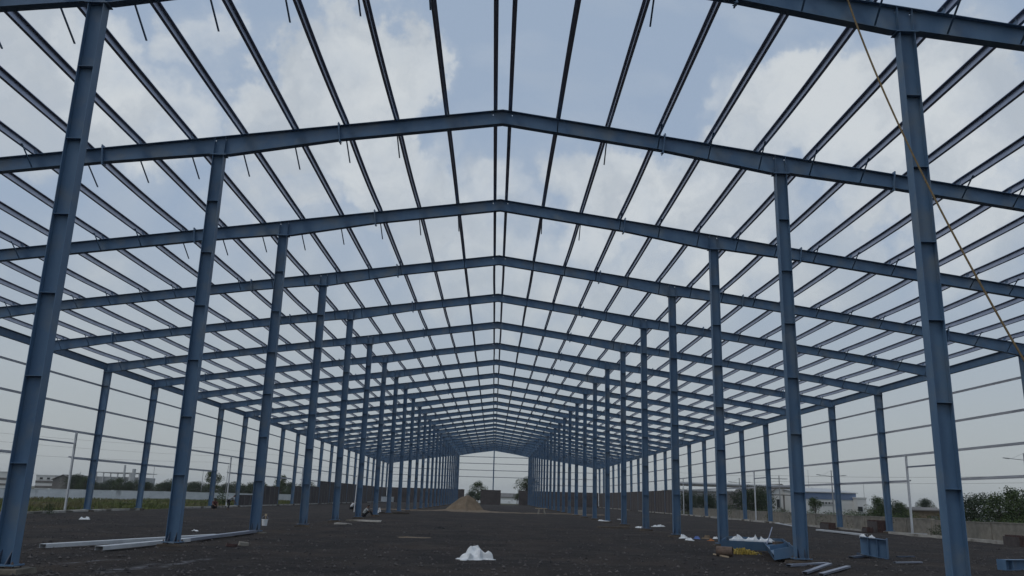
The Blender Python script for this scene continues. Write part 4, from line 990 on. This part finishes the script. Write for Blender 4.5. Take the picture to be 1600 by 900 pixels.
def gravel():
    r2 = np.random.default_rng(8); n = 16000; Y = 16.5+r2.random(n)**1.6*42; X = (r2.random(n)*2-1)*np.minimum(27, Y*.68+2)
    s = .014+.055*r2.random(n)**4; Z = ground_z(X, Y)
    o = np.array([(1, 0, 0), (-.5, .87, 0), (-.5, -.87, 0), (.1, .1, .9), (0, 0, -.6)]); f = [(0, 1, 3), (1, 2, 3), (2, 0, 3), (1, 0, 4), (2, 1, 4), (0, 2, 4)]
    a = r2.random(n)*6.28; ca, sa = np.cos(a), np.sin(a); q = o[None]*(1+.5*(r2.random((n, 5, 3))-.5)); x = q[:, :, 0]*ca[:, None]-q[:, :, 1]*sa[:, None]; y = q[:, :, 0]*sa[:, None]+q[:, :, 1]*ca[:, None]
    v = np.stack([x*s[:, None]+X[:, None], y*s[:, None]+Y[:, None], q[:, :, 2]*s[:, None]*.8+Z[:, None]+.2*s[:, None]], 2)
    fs = (np.arange(n)[:, None, None]*5+np.array(f)[None]).reshape(-1, 3)
    me = bpy.data.meshes.new('gravel'); me.from_pydata(v.reshape(-1, 3).tolist(), [], fs.tolist()); me.materials.append(M['stone']); link('gravel', me, kind='stuff')
gravel()
# ------------------------------------------------------------------ buildings beyond
def shed_building(name, label, x0, x1, y0, y1, h, ridge, wall, roof, windows=(), stripes=(), doors=(), axis='x', base=-.8, roofover=.3):
    t = thing(name, label, 'building', ((x0+x1)/2, (y0+y1)/2, 0)); cx, cy = (x0+x1)/2, (y0+y1)/2; a, b = (x1-x0)/2, (y1-y0)/2
    m = MB(); m.box(-a, a, -b, b, base, h)
    if axis == 'x' and ridge > h: m.add([(-a, -b, h), (-a, b, h), (-a, 0, ridge), (a, -b, h), (a, b, h), (a, 0, ridge)], [(0, 2, 1), (3, 4, 5)])
    if axis == 'y' and ridge > h: m.add([(-a, -b, h), (a, -b, h), (0, -b, ridge), (-a, b, h), (a, b, h), (0, b, ridge)], [(0, 1, 2), (3, 5, 4)])
    link('wall', m.mesh('wall', M[wall]), t)
    o = roofover; th = .15
    if ridge > h:
        for s in (-1, 1):
            m = MB()
            if axis == 'x': m.hexa([(-a-o, s*(b+o), h-.05), (a+o, s*(b+o), h-.05), (a+o, 0, ridge+.02), (-a-o, 0, ridge+.02), (-a-o, s*(b+o), h-.05+th), (a+o, s*(b+o), h-.05+th), (a+o, 0, ridge+.02+th), (-a-o, 0, ridge+.02+th)])
            else: m.hexa([(s*(a+o), -b-o, h-.05), (s*(a+o), b+o, h-.05), (0, b+o, ridge+.02), (0, -b-o, ridge+.02), (s*(a+o), -b-o, h-.05+th), (s*(a+o), b+o, h-.05+th), (0, b+o, ridge+.02+th), (0, -b-o, ridge+.02+th)])
            link('roof_sheet', m.mesh('roof_sheet', M[roof]), t)
    else:
        m = MB(); m.box(-a-.1, a+.1, -b-.1, b+.1, h, h+.25); link('parapet', m.mesh('parapet', M[roof]), t)
    for (wx, wz, ww, wh) in windows:
        m = MB(); m.box(wx-ww/2, wx+ww/2, -b-.06, -b-.002, wz, wz+wh); f_ = link('window', m.mesh('window', M['window']), t)
        m = MB(); m.box(wx-ww/2-.1, wx+ww/2+.1, -b-.16, -b-.001, wz-.14, wz-.003); link('sill', m.mesh('sill', M['roof_grey']), f_)
    for (sx0, sx1, sz0, sz1, mt) in stripes:
        m = MB(); m.box(sx0, sx1, -b-.10, -b-.0015, sz0, sz1); link('cladding_band', m.mesh('cladding_band', M[mt]), t)
    for (dx, dw, dh) in doors:
        m = MB(); m.box(dx-dw/2, dx+dw/2, -b-.05, -b-.002, base, dh); link('door', m.mesh('door', M['roof_dark']), t)
    return t
def span(px0, px1, Y, py0, py1):
    a, b = atY(px0, py0, Y), atY(px1, py1, Y); return a.x, b.x, a.z, b.z
# left
x0, x1, zt, zb = span(57, 84, 240, 743, 763); shed_building('white_outbuilding', 'small white striped outbuilding beyond the left wall', x0, x1, 240, 250, zt, zt, 'cladding_white', 'cladding_white', stripes=((-(x1-x0)/2, (x1-x0)/2, zt-1.9, zt-1.35, 'roof_dark'), (-(x1-x0)/2, (x1-x0)/2, zt-3.3, zt-2.7, 'roof_dark')), windows=((-1.2, zt-.95, .8, .5), (.8, zt-.95, .8, .5)))
x0, x1, zt, zb = span(-30, 15, 235, 737, 760); shed_building('white_outbuilding', 'pale banded building at the far left end beyond the wall', x0, x1, 235, 246, zt, zt, 'cladding_white', 'cladding_white', stripes=((-(x1-x0)/2, (x1-x0)/2, zt-2.0, zt-1.4, 'roof_dark'), (-(x1-x0)/2, (x1-x0)/2, zt-3.4, zt-2.9, 'roof_dark')))
x0, x1, zt, zb = span(83, 111, 238, 747, 763); shed_building('gable_shed', 'dark grey gabled shed beside the small striped outbuilding', x0, x1, 238, 252, zt-.4, zt+.9, 'roof_dark', 'roof_dark', axis='y')
def works():
    Y = 420; x0, x1, zt, zb = span(152, 216, Y, 737, 758); t = thing('works_building', 'long pale works shed with roof posts and twin stacks behind the left trees', 'building', ((x0+x1)/2, Y, 0)); a = (x1-x0)/2
    m = MB(); m.box(-a, a, 0, 20, -1, zt-2.2); link('wall', m.mesh('wall', M['cladding_grey']), t)
    m = MB(); m.box(-a-.3, a+.3, -1, 21, zt-.35, zt); link('roof', m.mesh('roof', M['roof_grey']), t)
    for k in range(7):
        m = MB(); m.box(-a+k*a/3-.2, -a+k*a/3+.2, -.7, -.2, -1, zt-.36); link('post', m.mesh('post', M['roof_grey']), t)
    for px, top, w in ((200, 727, .5), (214, 733, .9), (210, 740, 1.2)):
        p = atY(px, top, Y); m = MB(); m.tube([(p.x-(x0+x1)/2, -3, -1), (p.x-(x0+x1)/2, -3, p.z)], w, 8); link('stack', m.mesh('stack', M['roof_grey']), t)
works()
# right
x0, x1, zt, zb = span(1256, 1339, 165, 768.5, 795)
t = shed_building('factory_building', 'white factory with a blue upper band and a row of dark windows', x0-1.5, x1, 165, 195, zt, zt+.9, 'cladding_white', 'roof_grey', stripes=((-(x1-x0)/2-.7, (x1-x0)/2+.7, zt-1.30, zt-.06, 'cladding_blue'),), windows=[(-3.2+k*.62, zt-2.15, .42, .34) for k in range(8)])
for k in range(6):
    m = MB(); m.tube([(-4.4+k*1.7, 3, zt+.2), (-4.4+k*1.7, 3, zt+1.15)], [.22, .2], 8); m.tube([(-4.4+k*1.7, 3, zt+1.15), (-4.4+k*1.7, 3, zt+1.3)], [.32, .1], 8); link('roof_ventilator', m.mesh('roof_ventilator', M['roof_grey']), t)
x2, x3, z2, _ = span(1338, 1354.5, 163, 779, 795); shed_building('factory_annex', 'flat roofed pale annex right of the blue banded factory', x2+.15, x3, 163, 190, z2, z2, 'cladding_white', 'cladding_white', windows=((-.4, z2-2.4, .9, .9),))
x2, x3, z2, _ = span(1203, 1241, 172, 771, 795); shed_building('gable_shed', 'pale gabled shed left of the blue banded factory', x2, x3, 172, 200, z2-.2, z2+1.8, 'cladding_white', 'roof_dark', axis='y', windows=((-.8, 1.4, .6, 1.6), (1.1, 1.4, .6, 1.6)), doors=((0.2, 1.2, 1.2),))
x2, x3, z2, _ = span(1060, 1198, 205, 766, 790); shed_building('long_store', 'long pale grey store behind the pipe bridge on the right', x2, x3, 205, 225, z2, z2, 'cladding_grey', 'roof_grey', windows=[(-9+k*3.2, 2.2, .7, .7) for k in range(7)])
x2, x3, z2, _ = span(1142, 1172, 150, 770, 795); shed_building('dark_block', 'dark brown boxy building behind the single right door post', x2, x3, 150, 158, z2-.1, z2-.1, 'roof_dark', 'roof_dark', windows=((-.9, 1.9, .6, .8), (.6, 1.9, .6, .8)))
x2, x3, z2, _ = span(1424, 1472, 110, 796, 812); shed_building('yellow_hut', 'low yellowish building behind the right wall and shrubs', x2, x3, 110, 114, z2-.1, z2+.15, 'sand', 'roof_dark', axis='x', doors=((1.0, .9, 1.0),))
x2, x3, z2, _ = span(1522, 1546, 88, 797, 815); shed_building('tin_hut', 'small white tin roofed hut among the right hand trees', x2, x3, 87, 91, z2-.35, z2+.35, 'cladding_white', 'plastic', axis='y', windows=((0, .7, .4, .4),))
x2, x3, z2, _ = span(782, 812, 330, 770, 785); shed_building('far_hall', 'white hall with a dark eave seen through the right far doorway', x2-1, x3+3, 330, 345, z2-1.6, z2-.2, 'cladding_white', 'roof_dark', axis='x')
def pipe_bridge():
    Y = 140; a, b = atY(1050, 760, Y), atY(1238, 768, Y); za = a.z; t = thing('pipe_bridge', 'long raised pipe bridge crossing behind the right columns', 'pipe bridge', (a.x, Y, 0)); L_ = b.x-a.x
    z = 4.6
    for dz, w in ((0, .22), (-1.05, .16)):
        m = MB(); m.bar((0, 0, z+dz), (L_, 0, z+dz-.1), .5, w); link('deck_beam', m.mesh('deck_beam', M['roof_dark']), t)
    m = MB(); m.tube([(0, .1, z+.32), (L_, .1, z+.22)], .20, 8); link('pipe', m.mesh('pipe', M['roof_grey']), t)
    k = 0.8
    while k < L_:
        m = MB(); m.box(k-.1, k+.1, -.1, .1, -.5, z-1.14); link('leg', m.mesh('leg', M['roof_dark']), t); k += 4.4
pipe_bridge()
def lamp(px, pyb, pyt, Y, half, label, tilt=0.0, arms=(-1, 1)):
    b = atY(px, pyt, Y); t = thing('street_lamp', label, 'street lamp', (b.x, Y, -.3)); h = b.z+.3
    m = MB(); m.tube([(0, 0, 0), (0, 0, h)], [.11, .06], 8); link('pole', m.mesh('pole', M['lamp_pole']), t)
    for s in arms:
        m = MB(); m.tube([(0, 0, h-.75), (s*half*.72, 0, h-.62)], .035, 5); m.tube([(0, 0, h-.02), (s*half*.6, 0, h-.62)], .012, 4); link('arm', m.mesh('arm', M['lamp_pole']), t)
        m = MB(); m.hexa([(s*half*.72, -.12, h-.68), (s*half, -.15, h-.60), (s*half, .15, h-.60), (s*half*.72, .12, h-.68), (s*half*.72, -.12, h-.58), (s*half, -.15, h-.54), (s*half, .15, h-.54), (s*half*.72, .12, h-.58)]); link('lamp_head', m.mesh('lamp_head', M['lamp_pole']), t)
lamp(1298.5, 806, 735, 108, 1.9, 'tall two armed street lamp before the blue banded factory')
lamp(1155, 800, 747, 132, 1.7, 'two armed street lamp seen beside the dark boxy building')
lamp(1599, 800, 708, 92, 2.3, 'two armed street lamp at the right end above the dark trees')
def pole(px, pyt, Y, label, arm=0.0, rr=.09):
    b = atY(px, pyt, Y); t = thing('utility_pole', label, 'pole', (b.x, Y, -.6)); h = b.z+.6
    m = MB(); m.tube([(0, 0, 0), (0, 0, h)], [rr, rr*.7], 7); link('shaft', m.mesh('shaft', M['lamp_pole']), t)
    if arm:
        m = MB(); m.box(-arm, arm, -.05, .05, h-.5, h-.4); link('crossarm', m.mesh('crossarm', M['lamp_pole']), t)
    return Vector((b.x, Y, b.z))
pole(242, 726, 260, 'thin pole above the left trees right of the works stacks'); pole(318, 734, 240, 'thin pole just left of the loose crowned tree'); pole(357, 727, 232, 'thin pole behind the left door post'); pole(126, 737, 260, 'short thin pole over the dark gabled shed')
pole(1217, 743, 120, 'slender pole with wires left of the pale gabled shed', 1.2); pole(1421, 770, 170, 'thin pole behind the right door post'); pole(1431, 784, 150, 'short leaning post beyond the yellowish building'); pole(1349, 757, 200, 'thin mast behind the pale annex', 0, .06); pole(1262, 734, 260, 'thin mast rising behind the blue banded factory', 0, .07)
pole(771.5, 752, 300, 'thin mast just right of the far centre post', 0, .05) if False else None
def wire(pts, label, sag, rr=.018):
    m = MB(); O = pts[0]
    for a, b in zip(pts, pts[1:]): m.tube([a.lerp(b, k/12)-O-Vector((0, 0, sag*4*(k/12)*(1-k/12))) for k in range(13)], rr, 4, cap=False)
    tag(link('power_line', m.mesh('power_line', M['roof_dark']), None, O), label, 'wire', None)
for k, (ya, yb, sg) in enumerate(((662, 700, .6), (676, 712, .6), (700, 722, .6))):
    wire([atY(-200, ya-6, 150), atY(330, yb, 230), atY(640, yb+26, 330)], ['uppermost faint power line crossing behind the left side columns', 'middle faint power line crossing behind the left side columns', 'lowest faint power line crossing behind the left side columns'][k], sg)
for k, (ya, yb) in enumerate(((738, 741), (752, 752))):
    wire([atY(1060, ya, 190), atY(1217, (743, 752)[k], 120), atY(1700, yb, 100)], ['upper faint power line carried by the slender pole on the right', 'lower faint power line carried by the slender pole on the right'][k], .3, .014)

# ------------------------------------------------------------------ air
def haze():
    m = bpy.data.materials.new('haze'); m.use_nodes = True; nt = m.node_tree; nt.nodes.clear()
    o = nt.nodes.new('ShaderNodeOutputMaterial'); v = nt.nodes.new('ShaderNodeVolumePrincipled'); nt.links.new(v.outputs[0], o.inputs['Volume'])
    v.inputs['Color'].default_value = (0.97, 0.98, 0.99, 1); v.inputs['Density'].default_value = 0.0002; v.inputs['Anisotropy'].default_value = 0.2
    b = MB(); b.box(-2600, 2600, -1600, 3600, -3, 42); link('haze', b.mesh('haze', m), kind='stuff')
haze()
